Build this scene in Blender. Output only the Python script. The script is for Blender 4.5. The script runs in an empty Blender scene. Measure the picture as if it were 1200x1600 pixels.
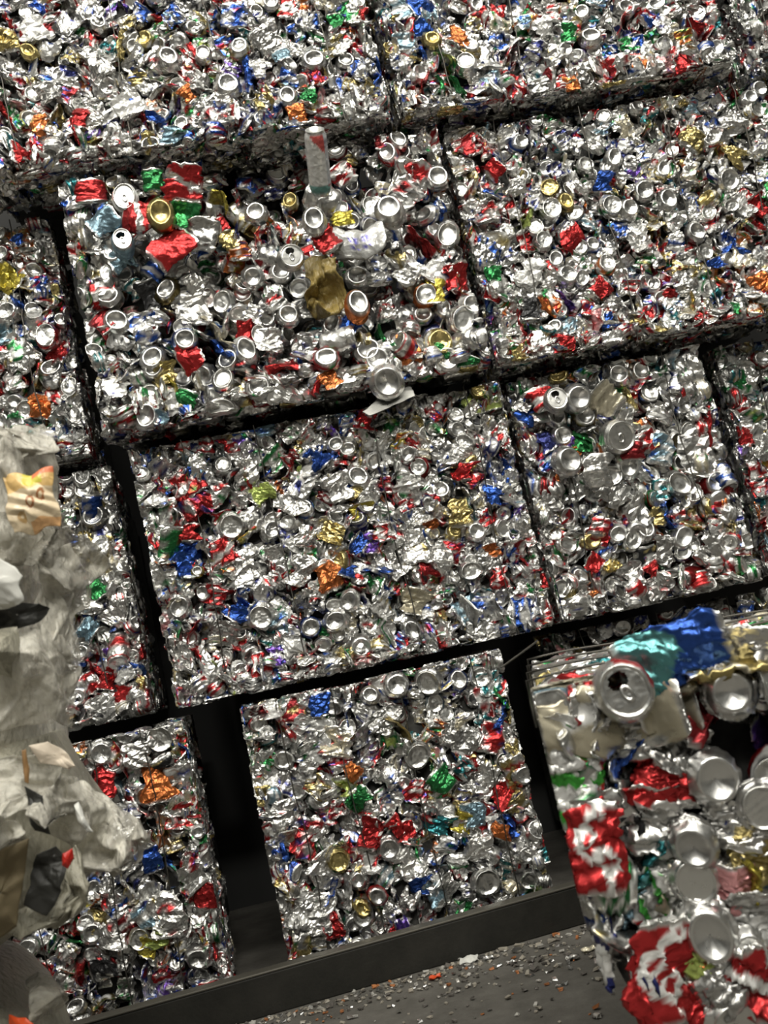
import bpy, math, random
import numpy as np
from mathutils import Vector
PI = math.pi
rs = np.random.RandomState(11)
scn = bpy.context.scene
COL = scn.collection

# ------------------------------------------------------------------ camera
FPX = 1570.0
CAM = np.array([0.0, 0.0, 0.71])
def _axes(psi, phi, rho):
    a, b, c = map(math.radians, (psi, phi, rho))
    f = np.array([math.sin(a)*math.cos(b), math.cos(a)*math.cos(b), math.sin(b)])
    r0 = np.array([math.cos(a), -math.sin(a), 0.0]); u0 = np.cross(r0, f)
    return f, math.cos(c)*r0 - math.sin(c)*u0, math.cos(c)*u0 + math.sin(c)*r0
FW, RT, UP = _axes(7.0, 7.0, 12.3)
def at(px, py, Y):
    d = FW*FPX + RT*(px-600.0) - UP*(py-800.0)
    return CAM + d*(Y/d[1])
def project(p):
    d = np.asarray(p) - CAM; w = d @ FW
    return 600 + FPX*(d @ RT)/w, 800 - FPX*(d @ UP)/w
cd = bpy.data.cameras.new('camera'); cam = bpy.data.objects.new('camera', cd); COL.objects.link(cam)
cd.sensor_fit = 'VERTICAL'; cd.sensor_height = 36.0; cd.lens = 36.0*FPX/1600.0
cd.clip_start = 0.02
from mathutils import Matrix
M = Matrix(((RT[0], UP[0], -FW[0], CAM[0]), (RT[1], UP[1], -FW[1], CAM[1]), (RT[2], UP[2], -FW[2], CAM[2]), (0, 0, 0, 1)))
cam.matrix_world = M
cd.dof.use_dof = True; cd.dof.focus_distance = 2.25; cd.dof.aperture_fstop = 9.0
scn.camera = cam

# ------------------------------------------------------------------ materials
def mat(name):
    m = bpy.data.materials.new(name); m.use_nodes = True
    nt = m.node_tree; b = nt.nodes['Principled BSDF']
    return m, nt, b
def noise(nt, scale, detail=3, rough=0.55):
    tc = nt.nodes.new('ShaderNodeTexCoord'); n = nt.nodes.new('ShaderNodeTexNoise')
    n.inputs['Scale'].default_value = scale; n.inputs['Detail'].default_value = detail; n.inputs['Roughness'].default_value = rough
    nt.links.new(tc.outputs['Object'], n.inputs['Vector']); return n
def bump(nt, src, b, strength, dist):
    bp = nt.nodes.new('ShaderNodeBump'); bp.inputs['Strength'].default_value = strength; bp.inputs['Distance'].default_value = dist
    nt.links.new(src, bp.inputs['Height']); nt.links.new(bp.outputs['Normal'], b.inputs['Normal']); return bp
def ramp(nt, src, stops):
    r = nt.nodes.new('ShaderNodeValToRGB'); e = r.color_ramp.elements
    while len(e) < len(stops): e.new(0.5)
    for k, (p, c) in enumerate(stops): e[k].position = p; e[k].color = (*c, 1)
    nt.links.new(src, r.inputs['Fac']); return r

# printed aluminium: the label colour is an attribute, its alpha says how metallic the ink is
m_can, nt, b = mat('printed_aluminium')
at_ = nt.nodes.new('ShaderNodeAttribute'); at_.attribute_name = 'Col'
nt.links.new(at_.outputs['Color'], b.inputs['Base Color']); nt.links.new(at_.outputs['Alpha'], b.inputs['Metallic'])
n1 = noise(nt, 95, 2, 0.5)
rr = nt.nodes.new('ShaderNodeMapRange'); rr.inputs['To Min'].default_value = 0.2; rr.inputs['To Max'].default_value = 0.42
nt.links.new(n1.outputs['Fac'], rr.inputs['Value']); nt.links.new(rr.outputs['Result'], b.inputs['Roughness'])
vo = nt.nodes.new('ShaderNodeTexVoronoi'); vo.inputs['Scale'].default_value = 85
nz_ = noise(nt, 40, 2); va = nt.nodes.new('ShaderNodeVectorMath'); va.operation = 'MULTIPLY_ADD'; va.inputs[1].default_value = (.02, .02, .02)
tcv = nt.nodes.new('ShaderNodeTexCoord'); nt.links.new(nz_.outputs['Color'], va.inputs[0]); nt.links.new(tcv.outputs['Object'], va.inputs[2]); nt.links.new(va.outputs[0], vo.inputs['Vector'])
bp = bump(nt, vo.outputs['Distance'], b, 0.3, 0.004)
mr = nt.nodes.new('ShaderNodeMapRange'); mr.inputs['From Min'].default_value = .955; mr.inputs['From Max'].default_value = .985; mr.inputs['To Min'].default_value = .34; mr.inputs['To Max'].default_value = .07
nt.links.new(at_.outputs['Alpha'], mr.inputs['Value']); nt.links.new(mr.outputs['Result'], bp.inputs['Strength'])

m_foil = m_can.copy(); m_foil.name = 'crumpled_printed_foil'
for nd in m_foil.node_tree.nodes:
    if nd.type == 'MAP_RANGE' and abs(nd.inputs['From Min'].default_value-.955) < .001: nd.inputs['To Min'].default_value = .5; nd.inputs['To Max'].default_value = .26
    if nd.type == 'TEX_VORONOI': nd.inputs['Scale'].default_value = 100

m_near = m_can.copy(); m_near.name = 'printed_aluminium_smooth'
for nd in m_near.node_tree.nodes:
    if nd.type == 'MAP_RANGE' and abs(nd.inputs['From Min'].default_value-.955) < .001: nd.inputs['To Min'].default_value = .10; nd.inputs['To Max'].default_value = .03
    if nd.type == 'TEX_VORONOI': nd.inputs['Scale'].default_value = 60

m_core, nt, b = mat('shade_dark_packed_metal')  # near-black base colour stands in for the shade deep between the cans
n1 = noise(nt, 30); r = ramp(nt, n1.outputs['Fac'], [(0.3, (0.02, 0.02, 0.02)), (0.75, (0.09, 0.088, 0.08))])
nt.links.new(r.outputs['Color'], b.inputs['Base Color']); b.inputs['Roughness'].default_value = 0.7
m_wire, nt, b = mat('baling_wire_steel'); b.inputs['Base Color'].default_value = (0.10, 0.095, 0.085, 1); b.inputs['Metallic'].default_value = 0.9; b.inputs['Roughness'].default_value = 0.45
m_floor, nt, b = mat('dusty_concrete')
n1 = noise(nt, 9, 8, 0.7); r = ramp(nt, n1.outputs['Fac'], [(0.3, (0.07, 0.065, 0.056)), (0.55, (0.12, 0.113, 0.1)), (0.8, (0.19, 0.18, 0.16))])
nt.links.new(r.outputs['Color'], b.inputs['Base Color']); b.inputs['Roughness'].default_value = 0.85
n2 = noise(nt, 120, 4); bump(nt, n2.outputs['Fac'], b, 0.5, 0.004)
m_wall, nt, b = mat('dark_wall'); b.inputs['Base Color'].default_value = (0.05, 0.05, 0.05, 1); b.inputs['Roughness'].default_value = 0.9
m_steel, nt, b = mat('dark_painted_steel')
n1 = noise(nt, 14, 6, 0.65); r = ramp(nt, n1.outputs['Fac'], [(0.35, (0.013, 0.0125, 0.010)), (0.7, (0.026, 0.0245, 0.02))])
nt.links.new(r.outputs['Color'], b.inputs['Base Color']); b.inputs['Roughness'].default_value = 0.6; b.inputs['Metallic'].default_value = 0.2
n2 = noise(nt, 160, 3); bump(nt, n2.outputs['Fac'], b, 0.25, 0.002)
m_edge, nt, b = mat('worn_highlit_steel_edge'); b.inputs['Base Color'].default_value = (0.10, 0.094, 0.078, 1); b.inputs['Metallic'].default_value = 0.4; b.inputs['Roughness'].default_value = 0.5  # wear plus the lip's edge highlight, both put into the base colour

def film_mat(name, col, alpha, rough=0.3, dirt=(.30, .26, .18)):
    m, nt, b = mat(name)
    n1 = noise(nt, 7, 6, 0.65); c2 = tuple(c*0.75 for c in col)
    r = ramp(nt, n1.outputs['Fac'], [(0.3, dirt), (0.45, c2), (0.62, col)])
    nt.links.new(r.outputs['Color'], b.inputs['Base Color']); b.inputs['Roughness'].default_value = rough; b.inputs['Alpha'].default_value = alpha
    tc = nt.nodes.new('ShaderNodeTexCoord'); mp = nt.nodes.new('ShaderNodeMapping'); mp.inputs['Scale'].default_value = (1, .6, .28); mp.inputs['Rotation'].default_value = (0, .6, 0)
    n2 = nt.nodes.new('ShaderNodeTexNoise'); n2.inputs['Scale'].default_value = 130; n2.inputs['Detail'].default_value = 4
    nt.links.new(tc.outputs['Object'], mp.inputs[0]); nt.links.new(mp.outputs[0], n2.inputs['Vector']); bump(nt, n2.outputs['Fac'], b, 0.9, 0.008)
    if alpha < .9:
        n3 = noise(nt, 26, 3); rr = nt.nodes.new('ShaderNodeMapRange'); rr.inputs['From Min'].default_value = .35; rr.inputs['From Max'].default_value = .65
        rr.inputs['To Min'].default_value = alpha*.45; rr.inputs['To Max'].default_value = min(1, alpha*1.45); nt.links.new(n3.outputs['Fac'], rr.inputs['Value']); nt.links.new(rr.outputs['Result'], b.inputs['Alpha'])
    return m
m_film = film_mat('clear_film_layers', (0.80, 0.77, 0.68), 0.97, .22, (.5, .46, .36))
m_film2 = film_mat('thin_clear_film', (0.82, 0.79, 0.70), 0.6, 0.18, (.6, .56, .46))
m_film3 = film_mat('shade_grey_film', (0.42, 0.40, 0.32), 1.0, 0.35, (.10, .085, .06))  # darker copy of the clear film, with low-down shade put into its colour
def plain(name, col, rough=0.5, metal=0.0):
    m, nt, b = mat(name); n1 = noise(nt, 25, 4)
    r = ramp(nt, n1.outputs['Fac'], [(0.3, tuple(c*0.8 for c in col)), (0.7, col)])
    nt.links.new(r.outputs['Color'], b.inputs['Base Color']); b.inputs['Roughness'].default_value = rough; b.inputs['Metallic'].default_value = metal
    return m
m_card = plain('olive_card', (0.25, 0.2, 0.115), 0.7); m_cream = plain('cream_card', (0.72, 0.62, 0.5), 0.6)
m_red = plain('red_plastic', (0.6, 0.03, 0.02), 0.4); m_orange = plain('orange_plastic', (0.75, 0.09, 0.02), 0.4)
m_black = plain('black_sheet', (0.025, 0.025, 0.022), 0.5); m_brown = plain('brown_strip', (0.3, 0.17, 0.07), 0.5)
m_white = plain('white_plastic', (0.72, 0.72, 0.68), 0.45); m_amber = film_mat('amber_film', (0.36, 0.27, 0.09), 0.9, 0.25)
m_print = None

# ------------------------------------------------------------------ mesh helpers
def link(name, me, m, parent=None, loc=None):
    o = bpy.data.objects.new(name, me); COL.objects.link(o)
    if m is not None: me.materials.append(m)
    if parent is not None: o.parent = parent
    if loc is not None: o.location = loc
    return o
def np_mesh(name, V, Q, C=None, smooth=True, tris=None):
    me = bpy.data.meshes.new(name)
    V = np.ascontiguousarray(V, dtype=np.float32); Q = np.ascontiguousarray(Q, dtype=np.int32)
    k = Q.shape[1]
    me.vertices.add(len(V)); me.vertices.foreach_set('co', V.ravel())
    me.loops.add(Q.size); me.loops.foreach_set('vertex_index', Q.ravel())
    me.polygons.add(len(Q)); me.polygons.foreach_set('loop_start', np.arange(0, Q.size, k, dtype=np.int32))
    me.polygons.foreach_set('loop_total', np.full(len(Q), k, dtype=np.int32))
    me.polygons.foreach_set('use_smooth', np.full(len(Q), smooth) if isinstance(smooth, bool) else smooth)
    if C is not None:
        ca = me.color_attributes.new('Col', 'FLOAT_COLOR', 'POINT'); ca.data.foreach_set('color', np.ascontiguousarray(C, dtype=np.float32).ravel())
    me.update(calc_edges=True); return me
def empty(name, loc, label=None, cat=None, group=None):
    o = bpy.data.objects.new(name, None); COL.objects.link(o); o.location = loc; o.empty_display_size = 0.05
    if label: o['label'] = label
    if cat: o['category'] = cat
    if group: o['group'] = group
    return o
def tag(o, label, cat, group=None):
    o['label'] = label; o['category'] = cat
    if group: o['group'] = group
    return o
def box_faces(lo, hi):
    x0, y0, z0 = lo; x1, y1, z1 = hi
    V = [(x0,y0,z0),(x1,y0,z0),(x1,y1,z0),(x0,y1,z0),(x0,y0,z1),(x1,y0,z1),(x1,y1,z1),(x0,y1,z1)]
    Q = [(0,3,2,1),(4,5,6,7),(0,1,5,4),(1,2,6,5),(2,3,7,6),(3,0,4,7)]
    return np.array(V, float), np.array(Q)
def tube(P, rad, n=6):
    P = np.asarray(P, float); T = np.gradient(P, axis=0); T /= np.linalg.norm(T, axis=1)[:, None] + 1e-9
    ref = np.array([0.31, 0.2, 0.93]) if abs(T[:, 2]).mean() < 0.8 else np.array([1.0, 0.1, 0.0])
    A = np.cross(T, ref); A /= np.linalg.norm(A, axis=1)[:, None]; B = np.cross(T, A)
    th = np.arange(n)*2*PI/n
    V = P[:, None, :] + rad*(np.cos(th)[None, :, None]*A[:, None, :] + np.sin(th)[None, :, None]*B[:, None, :])
    m = len(P); Q = []
    for i in range(m-1):
        for j in range(n): Q.append((i*n+j, i*n+(j+1) % n, (i+1)*n+(j+1) % n, (i+1)*n+j))
    return V.reshape(-1, 3), np.array(Q)

# ------------------------------------------------------------------ the cans
R0, L0 = 0.033, 0.122
BOT = [(.0006,.0100),(.012,.0085),(.0205,.0025),(.0232,0.0),(.0258,.002)]
LIDP = [(.0275,.1175),(.0281,.1205),(.0264,.1210),(.0248,.1165),(.013,.117),(.0006,.117)]
def profile(nb, hi=False):
    P = [(r, z, 0.) for r, z in BOT] + [(.0315,.011,0.6),(.033,.018,1.)]
    P += [(.033, z, 1.) for z in np.linspace(.018, .106, nb+2)[1:-1]]
    P += [(.033,.106,1.),(.0305,.1125,1.)]
    lid = LIDP if not hi else LIDP[:4] + [(r, .117, ) for r in np.linspace(.0235, .0006, 11)]
    P += [(r, z, 2.) for r, z in lid]
    return np.array(P)
_fc = {}
def grid_quads(n, m, closed=True):
    k = (n, m, closed)
    if k not in _fc:
        i, j = np.meshgrid(np.arange(n-1), np.arange(m if closed else m-1), indexing='ij')
        j2 = (j+1) % m
        _fc[k] = np.stack([i*m+j, i*m+j2, (i+1)*m+j2, (i+1)*m+j], -1).reshape(-1, 4)
    return _fc[k]
PROF = {'lo': (profile(6), 18), 'back': (profile(3)[[0, 2, 3, 4, 6, 8, 9, 11, 12, 15, 17]] if False else profile(3), 11), 'mid': (profile(12), 28), 'hi': (profile(26, True), 56)}
PAL = {  # base, metallic of the ink
 'silver': ((.74,.735,.715), .93), 'white': ((.74,.74,.72), .35), 'red': ((.50,.016,.018), .75), 'blue': ((.02,.09,.42), .82),
 'ltblue': ((.26,.42,.52), .7), 'green': ((.03,.25,.07), .8), 'gold': ((.62,.50,.19), .94), 'orange': ((.66,.18,.03), .75),
 'yellow': ((.6,.5,.05), .7), 'lime': ((.5,.62,.14), .5), 'purple': ((.18,.08,.5), .75), 'teal': ((.03,.24,.27), .85),
 'black': ((.03,.03,.032), .5), 'cream': ((.66,.60,.44), .6), 'navy': ((.03,.04,.2), .7), 'pink': ((.8,.35,.36), .5), 'dkred': ((.30,.015,.02), .7)}
ACC = {'silver': ['red','blue','white','black','silver','green','silver','silver'], 'white': ['red','blue','green','navy','silver'], 'red': ['white','white','silver','dkred'], 'blue': ['silver','white','ltblue','red'],
 'green': ['white','silver','lime','gold'], 'gold': ['white','red','silver','cream'], 'orange': ['white','yellow','green','silver']}
FILL = ['silver']*52 + ['white']*11 + ['red']*12 + ['blue']*6 + ['ltblue']*2 + ['green']*4 + ['gold']*5 + ['orange']*3 + ['purple'] + ['teal']*2 + ['black']*4 + ['cream']*4 + ['pink'] + ['dkred']*4 + ['navy']*3
def tri(x): return 2*np.abs(x/PI - np.floor(x/PI + 0.5))*2 - 1
def rgba(c):
    v = np.array(PAL[c][0]); return np.array([*(v*.9 + v.mean()*.1), PAL[c][1]])
def paint(th, t, tagv, color, pattern, rng, frag=False):
    n = len(th); C = np.empty((n, 4)); base = rgba(color); C[:] = base*np.array([*(rng.uniform(.6, 1.08)*np.ones(3)), 1])
    acc = ACC.get(color, ['white', 'silver']); a = rgba(acc[rng.randint(len(acc))]); ph = rng.uniform(0, 2*PI)
    if pattern is None: pattern = rng.choice(['swoosh', 'bands', 'patch', 'plain', 'patch', 'blocks'])
    if pattern == 'swoosh': m = np.abs(t - .5 - .22*np.sin(th + ph)) < .085
    elif pattern == 'bands': m = (np.abs(t - .5 - rng.uniform(-.1, .1)) < .12) | (t > .9)
    elif pattern == 'patch': m = (np.sin(th*1. + ph) + np.sin(t*7 + ph*2)*.7) > .95
    elif pattern == 'blocks': m = (np.sin(th*3 + ph) > .3) & (np.abs(t - .5) < .2)
    elif pattern == 'script':   # white flowing ribbon and loops on both flat sides
        w = ((th + PI/2) % PI) - PI/2; q = t*6.2
        m = (np.abs(w - .55*np.sin(q*1.0 + 1)) < .17) | (np.abs(np.hypot(w-.45, (t-.38)*3.4) - .36) < .13) | (np.abs(np.hypot(w+.35, (t-.62)*3.4) - .34) < .13) | (np.abs(np.hypot(w-.2, (t-.85)*3.4) - .2) < .1); a = rgba('white')
    elif pattern == 'letters':  # strokes of a faded word running up the can
        w = ((th + ph*0 + PI) % (2*PI)) - PI; s = (t - .2)*11; k = np.floor(s); fr = s - k
        m = (np.abs(w) < .42) & (t > .2) & (t < .8) & ((np.abs(fr - .3 - .25*np.where(k % 2 == 0, w, -w)) < .13) | ((np.abs(np.abs(w) - .36) < .08) & (k % 3 == 1) & (fr < .75)))
        a = rgba('navy')
    elif pattern == 'wordblocks':
        w = ((th + PI) % (2*PI)) - PI; s = (t - .28)*9; fr = s - np.floor(s)
        m = (np.abs(w) < .45) & (t > .28) & (t < .72) & (fr < .72) & ~((np.abs(w) < .12) & (fr > .25) & (fr < .5)); a = np.array([.10, .09, .45, .5])
    elif pattern == 'panel':    # tall white can: red corner, grey information panel, teal foot
        w = ((th + PI) % (2*PI)) - PI; m = ((w < .06) & (w > -1.6) & (t > .66 - .2*w)) | ((w > .95) & (w < 1.9) & (t > .66)); a = np.array([.55, .10, .09, .2])
        p = (w > 0.05) & (w < 1.0) & (t > .2) & (t < .93); C[p] = (.42, .44, .46, .1)
        q = p & (t > .7) & (np.sin(t*150) > .2); C[q] = (.2, .2, .24, .1)
        C[(t < .2) & (w < .4)] = (.15, .33, .3, .2); C[(w > .0) & (w < 1.1) & (np.abs(t - .18) < .02)] = (.3, .05, .07, .2); m &= ~p
    elif pattern == 'greenwhite':
        s = t*5.; m = (np.abs((s + .5*np.sin(th + ph)) % 2 - 1) < .34); a = np.array([.06, .34, .05, .5]); C[np.abs(th - 1.2) < .25] = rgba('red')
    elif pattern == 'blueteal':
        m = (t + .15*np.sin(th*2 + ph)) < .42; a = np.array([.12, .33, .34, .85])
    elif pattern == 'redstripe':
        m = np.abs(((th + ph) % 1.6) - .8) < .22; a = rgba('red')
    elif pattern == 'redside':
        m = np.abs(((th - .5 + PI) % (2*PI)) - PI) < .9; a = rgba('red')
    elif pattern == 'redtop':
        m = t > .7; a = rgba('red')
    elif pattern == 'starpatch':
        m = (np.sin(th*2+ph)*np.sin(t*12) > .35); a = rgba('navy')
    else: m = np.zeros(n, bool)
    C[m] = a
    if frag:      # scuffed, folded labels: bare metal and white show through
        f1, f2, f3 = rng.uniform(1.5, 3.5), rng.uniform(9, 22), rng.uniform(0, 6.3); q = np.sin(th*f1 + f3) + np.sin(t*f2 + f3*2) + .8*np.sin(th*3.3 - t*17 + f3*3)
        C[q > .85] = rgba('silver') if rng.rand() < .7 else rgba('white'); C[q < -1.7] = rgba(['red', 'blue', 'black', 'green', 'white', 'gold', 'navy'][rng.randint(7)])
    e = tagv < .3; g_ = rng.uniform(.72, 1.05); C[e] = rgba('gold') if (color == 'gold' and rng.rand() < .6) else (.77*g_, .77*g_, .76*g_, 1.)
    l = tagv > 1.5; C[l] = rgba('gold') if (color in ('gold',) and rng.rand() < .7) else (.76, .76, .74, 1.)
    return C
def rot(axis, a):
    axis = axis/np.linalg.norm(axis); K = np.array([[0, -axis[2], axis[1]], [axis[2], 0, -axis[0]], [-axis[1], axis[0], 0]])
    return np.eye(3) + math.sin(a)*K + (1-math.cos(a))*K@K
def crush(rng, kind, res, color, pattern=None, scale=1.0, R=R0, L=L0, force=1.0, top=None):
    """one crushed can about the origin: x = squashed way, z = its axis"""
    pr, nu = PROF[res]
    th = np.arange(nu)*2*PI/nu + (0 if pattern == 'panel' else .13)
    T, rr_, z, tg = np.tile(th, len(pr)), np.repeat(pr[:, 0], nu), np.repeat(pr[:, 1], nu), np.repeat(pr[:, 2], nu)
    t = z/L0; C = paint(T, t, tg, color, pattern, rng, res in ('lo', 'back') and pattern != 'solid' and (pattern != 'plain' or rng.rand() < .4))
    body = np.clip(np.sin(PI*np.clip(t, 0, 1)), 0, 1)**.6*(np.abs(tg-1) < .5)
    rr_ = rr_*R/R0; z = (z - L0/2)*L/L0
    if kind == 'd': sz, sx, ca, be = rng.uniform(.12, .38), rng.uniform(.78, 1.), .0032, rng.uniform(0, .25)
    elif kind == 'f': sz, sx, ca, be = rng.uniform(.5, .85), rng.uniform(.16, .42), .0062, rng.uniform(-.6, .8)
    elif kind == 'g': sz, sx, ca, be = rng.uniform(.95, 1.05), rng.uniform(.2, .3), .005, rng.uniform(-.2, .2)
    elif kind == 'e': sz, sx, ca, be = rng.uniform(.55, .95), rng.uniform(.12, .3), .0055, rng.uniform(-.7, .7)
    elif kind == 'c': sz, sx, ca, be = rng.uniform(.35, .7), rng.uniform(.4, .7), .0065, rng.uniform(-.6, .6)
    elif kind == 'w': sz, sx, ca, be = 1., 1., .0, 0.
    elif kind == 's': sz, sx, ca, be = rng.uniform(.5, .75), rng.uniform(.75, .95), .0035, rng.uniform(-.3, .3)   # standing, dented
    k, ph, mm = rng.uniform(1.3, 3.2), rng.uniform(0, 6.3), rng.randint(0, 3)
    amp = R*(1-sz)*rng.uniform(.1, .32)*force
    if kind != 'w': rr_ = rr_ + body*amp*tri(2*PI*k*t + ph + mm*T)
    X = np.stack([rr_*np.cos(T), rr_*np.sin(T), z], 1)
    wgt = ((.08 if res == 'hi' and kind == 'd' else .35) + .65*body)[:, None] if kind in 'ds' else (.6 + .4*body)[:, None]
    if kind == 'd':       # the ends keep their dished form, only the wall between them is crushed
        zz = np.repeat(pr[:, 1], nu); X[:, 2] = np.minimum(zz, .012) + (np.clip(zz, .012, .112)-.012)*sz + np.maximum(zz-.112, 0)
        X[:, 2] -= X[:, 2].mean()
    else: X[:, 2] *= sz
    X[:, 0] *= sx; X[:, 1] *= 1 + (1-sx)*.3
    if kind in 'fecg':      # pinched waist, twist, one flared end
        pk = 1. if res in ('lo', 'back') else .45; tt = t - rng.uniform(.3, .7); X[:, 1] *= 1 - pk*rng.uniform(0, .5)*np.exp(-(tt/.22)**2) ; X[:, 1] *= 1 - pk*rng.uniform(0, .5)*np.clip((t-.5)*(1 if rng.rand() < .5 else -1)*2, 0, 1)
        X[:, 1] += rng.normal(0, .010)*np.sin(t*rng.uniform(2, 5)); tw = rng.normal(0, .5)*(t-.5); c_, s_ = np.cos(tw), np.sin(tw)
        X[:, 0], X[:, 1] = X[:, 0]*c_ - X[:, 1]*s_, X[:, 0]*s_ + X[:, 1]*c_
    if kind != 'w':
        for q in range(4 if res != 'back' else 2):
            kd = rng.normal(size=3); kd /= np.linalg.norm(kd); dd = rng.normal(size=3); dd /= np.linalg.norm(dd)
            f = PI/rng.uniform(.016, .05); X = X + wgt*(ca*force*rng.uniform(.35, 1.))*tri((X@kd)*f + rng.uniform(0, 6.3))[:, None]*dd
        if res == 'lo' and kind not in 'ds':
            for q in range(3):
                kd = rng.normal(size=3); kd /= np.linalg.norm(kd); dd = rng.normal(size=3); dd /= np.linalg.norm(dd)
                X = X + (.0024*force)*tri((X@kd)*PI/rng.uniform(.010, .02) + rng.uniform(0, 6.3))[:, None]*dd
        if res in ('hi', 'mid'):
            for q in range(8 if res == 'hi' else 5):
                kd = rng.normal(size=3); kd /= np.linalg.norm(kd); dd = rng.normal(size=3); dd /= np.linalg.norm(dd)
                X = X + wgt*(.0016*force)*tri((X@kd)*PI/rng.uniform(.006, .014) + rng.uniform(0, 6.3))[:, None]*dd
    if abs(be) > .02:      # a fold across the can
        z0 = rng.uniform(-.01, .015); d = np.maximum(0, X[:, 2]-z0); X[:, 0] += math.sin(be)*d; X[:, 2] -= (1-math.cos(be))*d
        if kind in 'fec' and rng.rand() < .6:
            b2 = rng.uniform(-.8, .8); d = np.maximum(0, -X[:, 2]-.015); X[:, 0] += math.sin(b2)*d; X[:, 2] += (1-math.cos(b2))*d
    X = X - (X.max(0)+X.min(0))/2
    return X*scale, grid_quads(len(pr), nu), C, tg
def orient(rng, kind, n, up, ang=None, tilt=.45, flip=None):
    """columns = where the can's x, y, z axes go; n = outward normal, up = in-face 'vertical'"""
    side = np.cross(up, n)
    if kind == 'd':
        zx = n*(1 if (rng.rand() < .42 if flip is None else flip) else -1); a = rng.uniform(0, 2*PI) if ang is None else ang
        xx = math.cos(a)*side + math.sin(a)*up
    else:
        if ang is None: ang = rng.normal(0, .55) if kind in 'fe' else rng.uniform(-PI, PI)
        zx = math.cos(ang)*up + math.sin(ang)*side
        if rng.rand() < .5 and flip is None: zx = -zx
        elif flip is False: zx = -zx
        xx = n if kind in 'fcwsg' else np.cross(n, zx)
    yy = np.cross(zx, xx)
    Rm = np.stack([xx, yy, zx], 1)
    if tilt:
        ax = rng.normal(size=3); Rm = rot(ax, rng.normal(0, tilt)) @ Rm
    return Rm

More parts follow.
